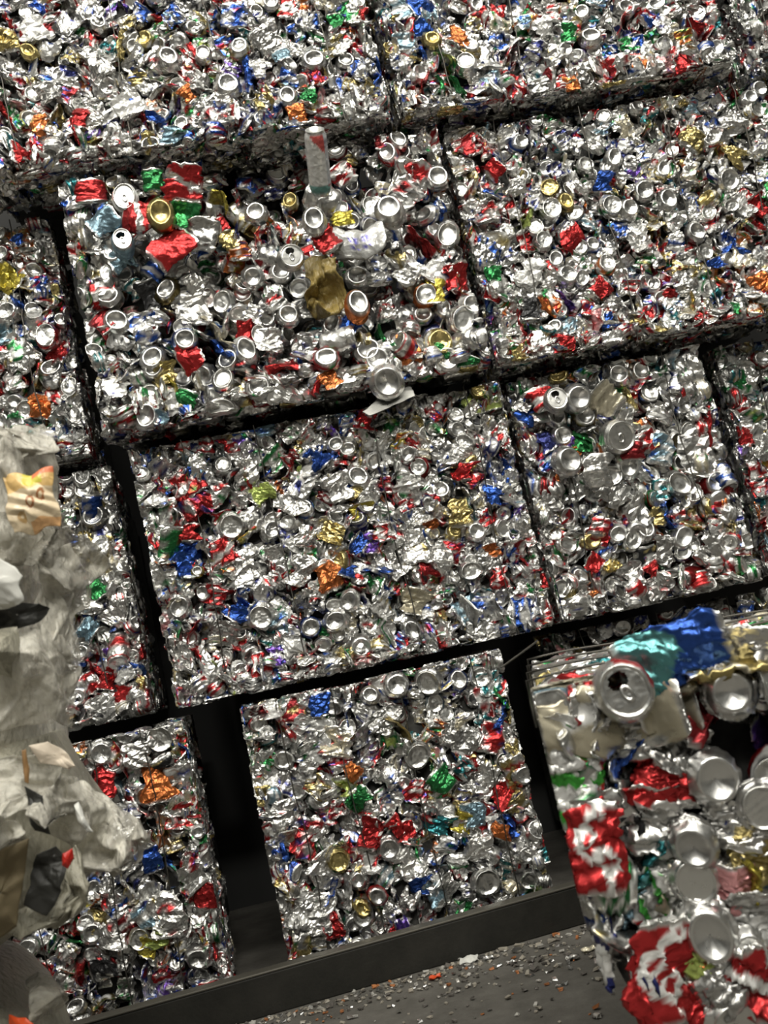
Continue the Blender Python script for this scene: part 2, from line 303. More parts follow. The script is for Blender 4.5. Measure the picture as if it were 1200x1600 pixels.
# ------------------------------------------------------------------ a bale of cans
X3, Y3, Z3 = np.eye(3)
STAT = {'n': 0}
def in_frame(p, mg):
    d = p - CAM
    if d @ FW < .1: return False
    x, y = project(p); return -mg < x < 1200+mg and -mg < y < 1600+mg
def make_bale(lo, hi, label, faces, hints=(), skip=(), voids=(), space=.033, loose=.013, mix=(('d', .38), ('f', .30), ('e', .22), ('c', .10)), seed=1, wires=4, group=None, wirez=None, shape=None, core_in=.05, foil=True, margin=240, front_margin=.03, palette=FILL, force=1.0):
    """hints: (point on the front, kind, colour, scale, angle, pattern)"""
    rng = np.random.RandomState(seed); lo = np.array(lo, float); hi = np.array(hi, float)
    root = empty('can_bale', ((lo[0]+hi[0])/2, (lo[1]+hi[1])/2, lo[2]), label, 'bale', group or 'stacked bales of crushed cans'); base = np.array(root.location)
    ins = .05
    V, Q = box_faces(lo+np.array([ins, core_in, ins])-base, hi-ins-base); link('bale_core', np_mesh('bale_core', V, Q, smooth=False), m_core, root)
    wx = [lo[0] + (hi[0]-lo[0])*(k+.5+rng.uniform(-.15, .15))/wires for k in range(wires)] if wires else []
    cans = []
    def put(p, n, up, kind, color, res, depth, scale=1., ang=None, pat=None, tilt=.45, flip=None, pri=0., f=force):
        X, Qd, C, tg = crush(rng, kind, res, color, pat, scale, force=f)
        X = X @ orient(rng, kind, n, up, ang, tilt, flip).T
        ext = (X @ n).max()
        X = X + p + n*(-depth-ext)
        edge_l, edge_h = rng.uniform(0, .009, 3), rng.uniform(0, .009, 3)
        # pressed flat against the sides of the baling chamber
        for a in range(3):
            l, h = lo[a]+.002, hi[a]-.002
            if a == 1: l -= front_margin
            if a != 1: l += edge_l[a]; h -= edge_h[a]
            ov = X[:, a] < l; X[ov, a] = l + rng.uniform(0, .004, ov.sum())
            ov = X[:, a] > h; X[ov, a] = h - rng.uniform(0, .004, ov.sum())
        if shape: X = shape(X)
        e = X.max(0)-X.min(0); cans.append((pri + e[0]*e[2] - depth*.05, X, Qd, C, np.full(len(Qd), kind in 'ds')))
    kinds = [k for k, w in mix]; ws = np.array([w for k, w in mix]); ws /= ws.sum()
    hp = []
    for h in hints:
        (px, py), kind, color = h[:3]; sc = h[3] if len(h) > 3 else 1.; ang = h[4] if len(h) > 4 else None; pat = h[5] if len(h) > 5 else None
        p = at(px, py, lo[1]); flip = None
        sc *= {'f': .74, 'e': .85}.get(kind, .95 if not foil else .85)
        if kind == 'l': kind, flip = 'd', True
        elif kind == 'b': kind, flip = 'd', False
        if kind == 'd' and flip is None: flip = False
        res = h[6] if len(h) > 6 else 'lo'
        put(p, -Y3, Z3, kind, color, res, -.006, sc, ang, pat or ('solid' if rng.rand() < .75 else None), .16, flip, pri=1.)
        hp.append((p, (.017 if kind == 'e' else .021)*sc))
    allskip = list(skip)
    for n, up, wd in faces:
        n = np.array(n, float); up = np.array(up, float); side = np.cross(up, n)
        an, au, as_ = [int(np.argmax(np.abs(v))) for v in (n, up, side)]
        fp = lo[an] if n[an] < 0 else hi[an]
        depthlim = wd
        for layer in (1, 0):
            s = space if layer == 0 else space*1.5
            u0, u1 = lo[au]+.012, hi[au]-.012; s0, s1 = lo[as_]+.012, hi[as_]-.012
            if depthlim and as_ == 1: s1 = min(s1, lo[1]+depthlim)
            if depthlim and au == 1: u1 = min(u1, lo[1]+depthlim)
            nu_, ns_ = max(1, int(round((u1-u0)/s))), max(1, int(round((s1-s0)/s)))
            for i in range(nu_+1):
                for j in range(ns_+1):
                    a, b_ = (i + rng.uniform(-.42, .42))/max(nu_, 1), (j + .5*(i % 2) + rng.uniform(-.42, .42))/max(ns_, 1)
                    a = min(max(a, 0), 1); b_ = min(max(b_, 0), 1)
                    p = np.zeros(3); p[an] = fp; p[au] = u0 + a*(u1-u0); p[as_] = s0 + b_*(s1-s0)
                    kd = kinds[rng.choice(len(kinds), p=ws)]; color = palette[rng.randint(len(palette))]; sc = rng.uniform(.8, 1.05)*{'f': .70, 'e': .82, 'c': .75, 'd': .9 if not foil else .78}.get(kd, 1.)
                    if not in_frame(p, margin): continue
                    front = an == 1
                    if front and layer == 0 and any(np.hypot(p[0]-q[0], p[2]-q[2]) < r_ for q, r_ in hp): continue
                    if front and any(np.hypot(p[0]-q[0], p[2]-q[2]) < r_ for q, r_ in allskip): continue
                    dv = 0.
                    for q, r_, dd in voids:
                        if front: dv = max(dv, dd*max(0, 1-np.hypot(p[0]-q[0], p[2]-q[2])/r_)**.6)
                    dp = abs(rng.normal(0, loose)) + dv + (.02 if layer else 0)
                    if an != 0 and wx and min(abs(p[0]-w) for w in wx) < .013: dp += .016
                    put(p, n, up, kd, color, 'lo' if layer == 0 else 'back', dp, sc, pri=(0 if front else -.5) - (2 if layer else 0))
    cans.sort(key=lambda c: -c[0])
    STAT['n'] += len(cans)
    for pri, X, Qd, C, S in cans[:100]:
        c0 = (X.max(0)+X.min(0))/2
        link('crushed_can', np_mesh('crushed_can', X-c0, Qd, C, S), m_foil if foil else m_can, root, c0-base)
    rest = cans[100:]
    if rest:
        Vs, Qs, Cs, Ss, o_ = [], [], [], [], 0
        for pri, X, Qd, C, S in rest: Vs.append(X-base); Qs.append(Qd+o_); Cs.append(C); Ss.append(S); o_ += len(X)
        so = link('packed_cans', np_mesh('packed_cans', np.concatenate(Vs), np.concatenate(Qs), np.concatenate(Cs), np.concatenate(Ss)), m_foil if foil else m_can, root); so['kind'] = 'stuff'
    for w in wx:
        zz = np.linspace(lo[2]+.005, hi[2]-.005, 26)
        P = np.stack([w + .006*np.sin(zz*9+w*7) + rng.normal(0, .0012, 26), lo[1] + .004 + .007*np.sin(zz*13+w*5) + rng.normal(0, .002, 26), zz], 1)
        V, Q = tube(P - base, .0016); link('baling_wire', np_mesh('baling_wire', V, Q), m_wire, root)
    return root
F_FRONT = ((0,-1,0), (0,0,1), None); F_LEFT = ((-1,0,0), (0,0,1), .25); F_RIGHT = ((1,0,0), (0,0,1), .25)
F_BOT = ((0,0,-1), (0,-1,0), .22); F_TOP = ((0,0,1), (0,-1,0), .3)

ROW = [0.0, 0.635, 1.28, 1.93, 2.60]      # floors of the four tiers
G = .012
def xr(px, py, Y): return at(px, py, Y)[0]
def sk(lst, Y, r): return [(at(x, y, Y), rr_*r) for x, y, rr_ in lst]
def H(*rows): return rows

# hints: things one can pick out in each bale's face
T1 = [((367,20),'f','blue',1.3,.2),((373,72),'b','gold'),((390,112),'e','blue',1.3,.1),((410,150),'f','gold',1.,1.4),((10,58),'f','gold'),((44,78),'b','gold',.8),((52,42),'f','white',1.25),((490,92),'b','silver',1.05),
 ((262,88),'b','silver',1.1),((355,130),'b','silver',1.1),((450,148),'b','silver'),((292,145),'f','orange',.7),((483,148),'f','green',.7),((440,84),'f','ltblue',.7),((495,118),'f','red',.8),((553,155),'f','red'),((586,112),'e','blue',1.5,.1),((240,182),'f','blue',.8),((265,212),'f','ltblue',.9),((297,212),'e','teal'),((125,182),'f','red',.8),((120,203),'e','red',.8),((58,228),'f','red',.7),((12,178),'e','red',1.1),
 ((235,230),'b','silver',1.05),((340,207),'f','red',.9),((190,65),'e','gold',1.1),((110,85),'f','gold',.8),((465,175),'f','orange',.8),((200,160),'f','white',1.3),((270,25),'f','blue',.9,1.2),((75,140),'f','silver',1.2),((415,60),'f','silver',1.2),((30,190),'f','green',.6),((340,165),'f','silver',1.2),((150,95),'f','silver',1.2),((525,30),'f','green',.7),((570,20),'e','red',.7),((455,230),'f','blue',.9)]
T2 = [((660,5),'f','blue',1.1,1.2),((672,18),'f','ltblue',.9,1.5),((660,40),'f','blue',.9),((675,60),'b','gold',.8),((668,88),'f','red',1.1),((735,70),'b','gold'),((716,55),'f','orange',.9),((697,90),'e','green',.9,-.5),((650,213),'b','silver'),((712,200),'l','gold',1.1),((748,183),'f','blue',1.3),((777,190),'f','red',.95,None,'swoosh'),((843,136),'l','silver'),((698,168),'b','silver'),((730,97),'l','silver'),((762,80),'f','silver',1.4),((893,130),'f','orange',.9,1.5),((965,145),'f','gold',1.,.1),((1008,145),'f','white',1.2),((975,30),'e','red',1.1),((1090,30),'e','red',1.2),((1075,97),'f','red'),((1098,110),'e','orange'),((803,72),'e','red',.9),((665,125),'e','red',.9),((735,145),'e','red',.8),((715,130),'e','green',.8),((690,130),'e','green',.8),((850,155),'f','silver',1.4),((870,185),'f','silver',1.3),((660,80),'e','blue',.7),((640,45),'e','red',.8),((600,170),'f','white',1.),((820,35),'f','ltblue',.7),((850,40),'f','white',1.),((890,50),'f','green',.8),((1000,100),'f','orange',.7),((1120,75),'b','silver'),((925,55),'b','silver'),((1030,60),'f','silver',1.2),((1140,140),'l','silver',1.1),((1110,160),'f','white',1.3,.2)]
M2 = [((1085,215),'f','gold',1.2),((1150,240),'f','gold',1.2,.3),((1140,277),'l','silver',1.1),((1190,320),'f','red',1.1),((1045,310),'b','silver',1.1),((1008,295),'b','silver',1.1),((985,325),'b','silver'),((955,320),'l','silver'),((872,290),'e','red',1.2,.1),((945,280),'f','blue',.9),((980,262),'f','silver',1.2),((885,315),'b','gold',.9),((860,325),'l','silver',1.1),((770,330),'f','red',1.,.4),((835,335),'e','lime',1.1,.4),((775,262),'f','red',.9),((900,372),'f','red',1.3),((1140,195),'f','silver',1.3,1.),((850,300),'f','silver',1.2),((888,430),'b','silver',1.05),((865,445),'f','silver',1.4,.5),((830,425),'f','white',1.2),((858,470),'f','orange',1.,None,'patch'),((887,465),'e','purple',.8),((818,505),'e','red',1.2,.1),((770,425),'f','green',.8),((770,458),'f','red',.8),((855,545),'f','silver',1.3,.2),((820,560),'f','gold',1.),((832,572),'b','cream',.7),((845,572),'b','blue',.8),((900,565),'e','gold',.9,-.5),((880,540),'f','red',1.,.3),((940,450),'f','red',.9,1.),((920,480),'f','red',.8),((948,500),'f','blue',.7),((925,550),'f','green',.7),((1075,440),'f','silver',1.2),((980,420),'f','silver',1.3),((1050,460),'f','red',.8),((1140,470),'e','teal',1.2),((1190,440),'f','orange',1.1),((1090,360),'b','silver'),((1000,370),'f','white',1.2),((1060,520),'f','silver',1.2),((960,540),'f','silver',1.1),((1130,515),'f','red',.7),((1170,500),'f','silver',1.1),((1120,410),'f','blue',.7),((850,375),'l','silver',.9),((810,290),'f','silver',.9),((960,245),'b','silver'),((755,400),'f','silver',.9),((830,480),'f','black',.9)]
M1 = [((700,365),'l','silver',1.05),((660,372),'e','red',1.1),((665,460),'l','orange',.95),((682,452),'f','yellow',1.,.2),((720,495),'l','silver',1.15),((655,520),'e','red',1.4,-.3),((640,545),'f','orange',1.2),((688,535),'b','gold',1.15),((690,548),'f','green',.9),((715,430),'f','red',1.1,.2),((725,445),'e','red',.9),((700,560),'b','silver',1.1),((735,570),'f','green',.9,.5),((740,475),'b','white',1.),((680,420),'f','white',1.),((168,462),'b','silver'),((182,502),'b','silver',1.05,),((160,500),'f','dkred',1.),((238,558),'b','silver'),((260,452),'b','gold',.95),((232,460),'f','black',1.),((300,475),'f','silver',1.45,.2),((297,557),'f','red',1.2,1.3),((288,530),'b','blue',.95),((348,540),'e','blue',1.2,-.2),((385,515),'f','red',1.),((383,545),'b','white',1.05),((340,515),'e','cream',1.4,-.25),((347,640),'l','silver',1.15),((447,622),'f','silver',1.25),((258,582),'f','gold',1.),((268,597),'e','yellow',.9),((290,622),'f','green',.9),((297,658),'f','red',.7),((245,655),'f','ltblue',.8),((228,650),'b','silver',1.1),((175,690),'e','silver',1.2,.1),((200,680),'e','silver',1.2),((500,600),'e','red',1.2,.2),((515,592),'f','orange',.9),((440,572),'e','red',.9),((420,530),'f','silver',1.1),((545,508),'f','blue',1.1),((545,475),'b','silver',1.1),((405,605),'b','white',1.),((150,375),'f','silver',1.1),((175,390),'b','silver',1.1),((190,405),'f','ltblue',.9,1.2),((120,310),'f','silver',.9),((360,375),'f','gold',.9),((375,390),'f','orange',.9),((400,330),'b','silver',.9),((345,350),'f','red',.6),((345,312),'e','yellow',.9,-.6),((320,355),'f','silver',1.3,.3),((300,440),'f','silver',1.),((275,415),'f','white',1.1),((450,490),'b','silver',.9),((520,505),'b','silver',.9),((480,540),'f','silver',1.2),((545,590),'f','silver',1.),((590,560),'b','silver',1.1),((575,545),'b','white',1.1,),((605,525),'e','green',1.,-.7),((560,430),'b','silver',1.),((590,420),'f','silver',1.3),((640,425),'f','silver',1.1,1.),((635,300),'f','silver',1.4,.9),((650,275),'f','red',1.3),((685,275),'b','silver',1.),((535,272),'f','red',1.2,-.4),((430,375),'e','teal',1.2,-.4),((430,470),'f','silver',.9)]
M0 = [((8,432),'f','yellow',1.3),((45,440),'f','gold',1.),((10,487),'b','silver',1.1),((27,465),'e','blue',1.2,0),((62,632),'f','orange',1.),((85,545),'f','red',1.1),((78,575),'b','silver',1.1),((52,572),'e','gold',1.3,-.2),((28,375),'f','blue',.6),((95,500),'b','silver',.8),((95,540),'f','red',1.),((100,650),'f','silver',1.3),((125,640),'f','silver',1.2),((20,590),'f','white',1.1),((40,560),'f','silver',1.),((140,690),'e','red',1.3,.2),((120,690),'f','silver',1.3),((5,520),'f','ltblue',1.1)]
L1 = [((495,712),'f','blue',1.2),((430,718),'f','green',1.1),((290,755),'f','red',1.3,-.5),((305,785),'f','red',1.4,1.2),((287,872),'f','blue',1.6,.05),((297,832),'f','red',.9),((308,893),'b','yellow',.5),((380,725),'f','silver',1.3),((345,862),'f','red',1.1),((380,888),'f','silver',1.3),((515,900),'f','orange',1.2),((540,890),'f','blue',.9),((567,800),'f','yellow',1.15,.1),((590,895),'e','blue',1.1),((548,938),'b','silver'),((525,970),'b','silver',1.1),((410,962),'l','silver',1.1),((433,1025),'f','purple',.8),((350,1060),'e','lime',1.3,-.5),((405,1040),'f','red',.9),((372,952),'f','blue',1.),((340,930),'f','red',1.1,.5),((302,988),'e','red',.9),((485,980),'b','blue',.9),((437,975),'f','ltblue',1.),((655,840),'f','silver',1.7,.05,'plain'),((652,940),'f','cream',1.4,.2),((740,950),'f','ltblue',1.3,1.2),((735,890),'l','silver',1.),((790,740),'e','blue',1.5,.2),((765,722),'e','blue',1.),((775,772),'f','blue',1.1,.3),((720,800),'f','gold',1.),((730,735),'f','red',1.),((755,622),'f','lime',1.4,.1),((860,905),'f','red',.9),((640,1000),'e','red',.8),((600,1000),'e','silver',1.4,-.2),((575,655),'f','red',1.1,.3),((610,700),'f','white',1.2),((530,760),'f','silver',1.3),((450,780),'f','silver',1.3),((360,820),'l','silver',1.15),((265,895),'f','silver',1.5),((470,890),'f','silver',1.2),((690,870),'f','silver',1.3,1.),((700,700),'f','silver',1.3),((640,760),'f','silver',1.3,.4),((470,760),'f','white',1.2),((410,770),'f','lime',.9,1.),((390,830),'e','yellow',.9),((520,830),'f','gold',1.1),((560,850),'f','blue',.8),((600,830),'f','red',.9,.2),((675,820),'f','orange',.7),((770,860),'f','orange',.8),((350,990),'f','silver',1.3),((460,1010),'f','white',.9),((480,940),'f','silver',1.1),((280,950),'b','silver',1.1),((565,1010),'b','silver',1.),((495,1040),'f','silver',1.3),((645,985),'b','silver',1.),((690,1000),'e','red',.8),((760,990),'f','silver',1.2),((815,960),'f','blue',1.4),((560,745),'b','silver',1.1),((390,745),'e','red',.9),((680,650),'f','red',.6),((310,1030),'e','red',.9),((745,830),'b','silver',.9),((335,1085),'f','silver',1.3),((420,1075),'f','silver',1.2),((610,880),'f','silver',1.2)]
L2 = [((930,925),'e','orange',1.1),((910,692),'f','green',1.1),((885,697),'f','purple',.8),((898,702),'f','orange',.9),((1012,690),'f','red',1.1,None,'patch'),((1110,665),'e','red',1.3,.3),((1075,605),'f','red',.7),((1095,705),'f','silver',1.7,.5,'plain'),((1035,700),'f','ltblue',1.4,.3,'patch'),((1118,752),'b','red',1.),((1135,780),'f','red',1.3,.3,'script'),((1087,800),'f','gold',1.4,.2),((1062,755),'l','silver',1.1),((1030,805),'f','gold',1.),((1050,805),'e','blue',1.2),((930,880),'f','red',.8),((960,880),'f','gold',.9),((940,830),'f','red',1.1,None,'swoosh'),((1020,890),'f','red',.8),((1070,580),'f','silver',1.5,1.4),((1060,610),'f','silver',1.4,1.4),((1035,640),'f','silver',1.3),((1030,580),'e','green',.9,1.3),((985,625),'e','gold',1.),((965,630),'f','blue',.9),((870,650),'b','silver',.9),((880,680),'b','silver',.9),((915,660),'f','black',1.),((915,650),'b','gold',1.),((840,635),'f','silver',1.1),((825,645),'f','blue',1.),((850,690),'f','navy',1.),((860,720),'f','blue',1.),((860,780),'f','silver',1.),((900,760),'f','silver',1.),((870,755),'e','orange',.9),((955,740),'l','silver',1.),((960,770),'f','silver',1.2),((1130,840),'f','silver',1.4,1.2),((1070,840),'b','silver',1.1),((1110,865),'f','silver',1.2),((1040,860),'f','silver',1.1),((990,900),'f','silver',1.3),((840,930),'f','green',1.2,.6,'greenwhite'),((860,950),'f','white',1.),((905,930),'f','silver',1.1),((1000,830),'b','silver',1.),((1000,800),'f','silver',1.2),((980,650),'f','silver',1.1),((820,950),'f','navy',1.3)]
L3 = [((1190,560),'b','red',.9),((1160,590),'f','silver',1.5,1.4),((1190,700),'f','silver',1.2),((1175,800),'f','orange',.8),((1190,760),'f','red',1.),((1190,850),'f','ltblue',1.,1.),((1165,680),'f','red',.9)]
L0_ = [((145,807),'b','silver',1.15),((128,745),'b','silver',1.05),((125,855),'f','gold',1.2,1.2),((155,860),'f','gold',1.3,.3),((105,850),'f','blue',.8),((165,1058),'f','red',1.1,.3),((208,1050),'f','blue',1.1),((190,1085),'f','red',.9),((135,985),'f','ltblue',1.),((225,1018),'e','red',.8),((110,980),'e','white',1.2),((190,1050),'f','white',.9),((140,940),'f','silver',1.3),((180,960),'f','silver',1.2),((205,1090),'e','silver',1.2),((115,1110),'f','black',1.),((160,1110),'f','silver',1.2),((150,920),'f','green',.8),((205,870),'f','silver',1.,.2),((165,740),'f','silver',1.)]
B1 = [((485,1155),'f','white',1.5,.2,'letters','mid'),((475,1312),'f','red',1.4,.3,'patch'),((440,1312),'e','blue',1.7,.1),((512,1365),'f','silver',1.6,-.6,'plain'),((470,1375),'f','white',1.5),((580,1158),'f','silver',1.3),((655,1180),'l','silver',1.1),((650,1235),'f','red',1.,.3),((692,1220),'f','green',1.1),((727,1285),'f','yellow',.9),((622,1140),'e','gold',1.1),((580,1305),'f','red',1.1,.3),((560,1395),'e','gold',1.5,.1),((430,1345),'f','silver',1.4),((610,1325),'b','silver',1.),((672,1065),'l','silver',1.15),((620,1072),'b','silver',1.1),((765,1152),'f','red',1.2),((790,1242),'f','red',1.),((780,1085),'e','green',1.1),((785,1118),'e','blue',1.),((818,1210),'b','silver',1.),((447,1140),'e','red',1.),((552,1205),'f','orange',.7),((740,1275),'f','ltblue',1.,.2),((630,1300),'f','red',.9),((660,1385),'f','blue',1.),((530,1160),'f','cream',1.5,.4,'patch'),((410,1220),'f','silver',1.3),((405,1245),'f','gold',.9),((500,1100),'f','blue',.9),((580,1345),'f','white',1.,.2,'blocks'),((620,1290),'f','red',.9),((430,1410),'b','silver',1.1),((500,1430),'f','silver',1.2),((565,1420),'b','gold',.8),((520,1450),'f','red',1.,1.4),((590,1400),'b','red',.8),((690,1290),'f','teal',1.),((560,1250),'f','green',.9),((540,1230),'f','lime',.9),((720,1150),'f','silver',1.3),((750,1320),'f','silver',1.2),((760,1380),'l','silver',1.2),((700,1390),'f','silver',1.2),((640,1350),'f','silver',1.2),((600,1120),'f','silver',1.2),((440,1270),'f','silver',1.),((725,1200),'f','teal',.9),((800,1290),'e','blue',1.1),((840,1300),'b','silver',1.),((785,1300),'f','orange',.8)]
B0_ = [((160,1225),'f','red',1.2),((210,1255),'e','red',1.4,-.2,'swoosh'),((245,1222),'f','orange',1.4,.1),((250,1152),'l','silver',1.2),((157,1177),'b','silver',1.05),((282,1275),'f','red',1.3,.1,'blocks'),((250,1300),'e','orange',1.2,.2),((235,1345),'f','blue',.9),((322,1397),'f','red',1.2),((337,1462),'e','red',1.5,.05),((230,1482),'f','yellow',.7),((245,1472),'f','lime',.7),((125,1530),'e','red',1.3,0),((288,1172),'e','blue',1.2),((275,1168),'f','red',.9),((310,1300),'b','white',.6),((265,1430),'f','silver',1.3),((300,1370),'f','silver',1.2),((310,1500),'b','silver',1.05),((215,1180),'f','silver',1.2),((190,1290),'f','silver',1.),((300,1440),'e','dkred',1.),((180,1460),'f','silver',1.2)]

def hp_(lst, Y): return lst
# loose cans lying in the broken face of the middle bale and on ledges: (px, py, Y, kind, colour, scale, angle, pattern, flip, label)
LOOSE = [
 (497, 254, 2.175, 'w', 'white', 1.0, 0.0, 'panel', True, 'tall white can leaning out from the ledge, red corner and grey panel'),
 (283, 278, 2.25, 'f', 'red', 1.25, .2, 'swoosh', True, 'crushed red can just above the green can, highest of the red ones there'),
 (213, 332, 2.25, 'f', 'red', 1.2, -1.15, 'swoosh', True, 'flattened red can lying to the left of the round gold can end'),
 (250, 330, 2.24, 'd', 'gold', 1.12, 0, 'plain', False, 'gold can showing its round ringed end, between a red and a green can'),
 (287, 332, 2.26, 'f', 'green', 1.05, .3, 'plain', True, 'shiny green crushed can right of the round gold can end'),
 (268, 383, 2.262, 'g', 'red', .95, 1.1, 'redstripe', True, 'large crushed red and white can below the round gold can end'),
 (193, 306, 2.26, 'd', 'white', 1.05, 0, 'plain', True, 'silver can rim facing out above the flattened red can'),
 (238, 278, 2.28, 'f', 'green', .8, .1, 'plain', True, 'small green crumpled can at the top, left of the highest red can'),
 (315, 362, 2.26, 'f', 'silver', 1.15, .3, 'plain', False, 'dented silver can base tilted beside the large red and white can'),
 (162, 345, 2.275, 'f', 'ltblue', .95, 1.0, 'plain', True, 'pale blue crushed can left of the open silver lid'),
 (190, 372, 2.255, 'd', 'ltblue', .95, 0, 'plain', True, 'opened silver can lid beside the pale blue crushed can'),
 (140, 295, 2.28, 'f', 'red', 1.1, .1, 'patch', True, 'dull red crushed can at the upper left corner of the broken bale'),
 (490, 340, 2.24, 'd', 'silver', 1.05, 0, 'plain', False, 'upright silver can with bright round base, above the red scrap can'),
 (505, 302, 2.26, 's', 'silver', 1.0, -.9, 'bands', True, 'silver can with a blue ring lying below the tall white can'),
 (608, 320, 2.24, 'd', 'silver', 1.15, 0, 'plain', False, 'round deep silver can base facing out, right of the yellow scrap'),
 (563, 366, 2.22, 'g', 'white', 1.05, -1.45, 'wordblocks', True, 'long flattened white can with blue violet lettering'),
 (510, 370, 2.25, 'f', 'red', 1.0, -.6, 'plain', True, 'torn red can tucked under the long white lettered can'),
 (456, 398, 2.24, 'd', 'silver', .95, 0, 'plain', True, 'opened bright can lid with dark mouth, left of the brown plastic cup'),
 (535, 338, 2.26, 'f', 'yellow', .75, .1, 'plain', True, 'small yellow scrap can above the long white lettered can'),
 (560, 470, 2.265, 'd', 'orange', 1.1, 0, 'patch', False, 'shiny round can base with an orange side, under the dark hollow'),
 (605, 596, 2.285, 'd', 'silver', 1.3, 0, 'plain', False, 'big grey round can end above the white flap at the bottom ledge'),
 (870, 622, 2.36, 'd', 'silver', .95, 0, 'plain', True, 'small opened can lid beside a red can under the dark ledge'),
 (852, 618, 2.38, 'f', 'red', 1.1, -.2, 'bands', True, 'bent red can leaning left of a small opened lid under the dark ledge'),
 (905, 620, 2.36, 'd', 'silver', 1.1, 0, 'plain', False, 'bright domed can base, brightest below the dark ledge'),
 (952, 622, 2.37, 'f', 'cream', 1.1, -.9, 'plain', True, 'pale twisted can pinched at the waist below the dark ledge'),
 (971, 683, 2.36, 'd', 'silver', 1.3, 0, 'plain', True, 'wide grey unopened can lid above a dark red can'),
 (889, 718, 2.36, 'd', 'silver', 1.15, .2, 'plain', False, 'bright dish shaped can base right of the blue crushed cans'),
 (985, 725, 2.395, 'd', 'silver', 1.05, 0, 'plain', False, 'silver round can base under the dark red can'),
 (937, 733, 2.37, 'f', 'silver', 1.0, .1, 'plain', False, 'grey bent can bottom between the two round bases'),
 (991, 703, 2.38, 'f', 'dkred', .9, .1, 'plain', True, 'dark red crushed can below the wide grey lid'),
]
def loose_near(Y): return [(at(x, y, Y), .020*s if k != 'f' else .022*s) for x, y, _, k, c, s, *r in LOOSE]

GRP = None
def bale(px0, px1, row, Y, label, faces, hints, **kw):
    """px0/px1: a point on the left and the right upright edge"""
    x0 = xr(*px0, Y) if not isinstance(px0, float) else px0; x1 = xr(*px1, Y) if not isinstance(px1, float) else px1
    return make_bale((x0, Y, ROW[row]+(G if row else .002)), (x1, Y+.72, ROW[row+1]-G*.2), label, faces, hints, **kw)
TIGHT = (('d', .17), ('f', .44), ('e', .31), ('c', .08)); LOOSEMIX = (('d', .36), ('f', .26), ('e', .22), ('c', .10), ('s', .06))
STRAT = (('d', .14), ('f', .38), ('e', .42), ('c', .06))
bale((-75, 200), (606, 130), 3, 2.27, 'top tier can bale at the upper left, a blue can near its top edge', [F_FRONT, F_BOT, F_RIGHT], T1, seed=3, mix=TIGHT)
bale((616, 140), (1150, 80), 3, 2.29, 'top tier can bale right of the upright seam, gold lid and blue can low down', [F_FRONT, F_BOT, F_LEFT], T2, seed=4, mix=STRAT)
bale((1168, 80), (1560, 20), 3, 2.36, 'hazy top tier can bale in the upper right corner', [F_FRONT, F_BOT, F_LEFT], [], seed=5, mix=STRAT)
bale((-330, 560), (104, 480), 2, 2.46, 'shaded can bale above the white plastic film, yellow can in it', [F_FRONT, F_BOT, F_RIGHT], M0, seed=6, mix=LOOSEMIX, loose=.022)
VM1 = [(at(400, 285, 2.3), .15, .13), (at(480, 280, 2.3), .10, .12), (at(560, 255, 2.3), .09, .10), (at(525, 450, 2.3), .08, .09), (at(500, 580, 2.3), .06, .06), (at(300, 400, 2.3), .07, .05), (at(400, 340, 2.3), .09, .07), (at(560, 520, 2.3), .05, .05)]
bale((116, 480), (740, 420), 2, 2.30, 'broken open can bale in the middle tier, loose cans bulging from its face', [F_FRONT, F_BOT, F_LEFT], M1, seed=7, mix=LOOSEMIX, loose=.04, voids=VM1, skip=loose_near(2.3), space=.040, front_margin=.05, wires=0, force=.85, core_in=.20, foil=False)
bale((742, 420), (1262, 330), 2, 2.335, 'tightly layered can bale on the right of the broken open one', [F_FRONT, F_BOT, F_LEFT], M2, seed=8, mix=STRAT, space=.032)
bale((-250, 900), (212, 930), 1, 2.50, 'can bale half hidden behind the white plastic film, gold can in it', [F_FRONT, F_BOT, F_RIGHT], L0_, seed=9, mix=LOOSEMIX, loose=.02)
bale((232, 900), (832, 800), 1, 2.38, 'bright silver can bale in the centre, red crushed can near its upper left corner', [F_FRONT, F_BOT, F_LEFT, F_RIGHT], L1, seed=10, mix=TIGHT, space=.032)
VL2 = [(at(940, 640, 2.42), .10, .06), (at(890, 650, 2.42), .08, .05), (at(960, 790, 2.42), .05, .04)]
bale((835, 800), (1150, 730), 1, 2.40, 'can bale under the dark ledge, round can ends in its hollow upper part', [F_FRONT, F_BOT, F_LEFT, F_RIGHT], L2, seed=12, mix=LOOSEMIX, voids=VL2, skip=loose_near(2.42), wires=2, loose=.016, front_margin=.06, core_in=.12, foil=False)
bale((1162, 730), (1560, 660), 1, 2.47, 'shaded can bale at the right edge, above the near bale', [F_FRONT, F_BOT, F_LEFT], L3, seed=13, mix=TIGHT)
bale((-150, 1300), (304, 1200), 0, 2.345, 'bottom tier can bale beside the black gap, orange can and red cans in it', [F_FRONT, F_RIGHT], B0_, seed=14, mix=TIGHT)
bale((396, 1250), (822, 1170), 0, 2.345, 'bottom tier can bale behind the steel curb, pale lettered can at its upper left', [F_FRONT, F_LEFT, F_RIGHT], B1, seed=15, mix=TIGHT)
bale((900, 1150), (1330, 1050), 0, 2.50, 'bottom tier can bale hidden in the dark behind the near bale', [F_FRONT, F_LEFT], [], seed=16, mix=TIGHT, space=.055)

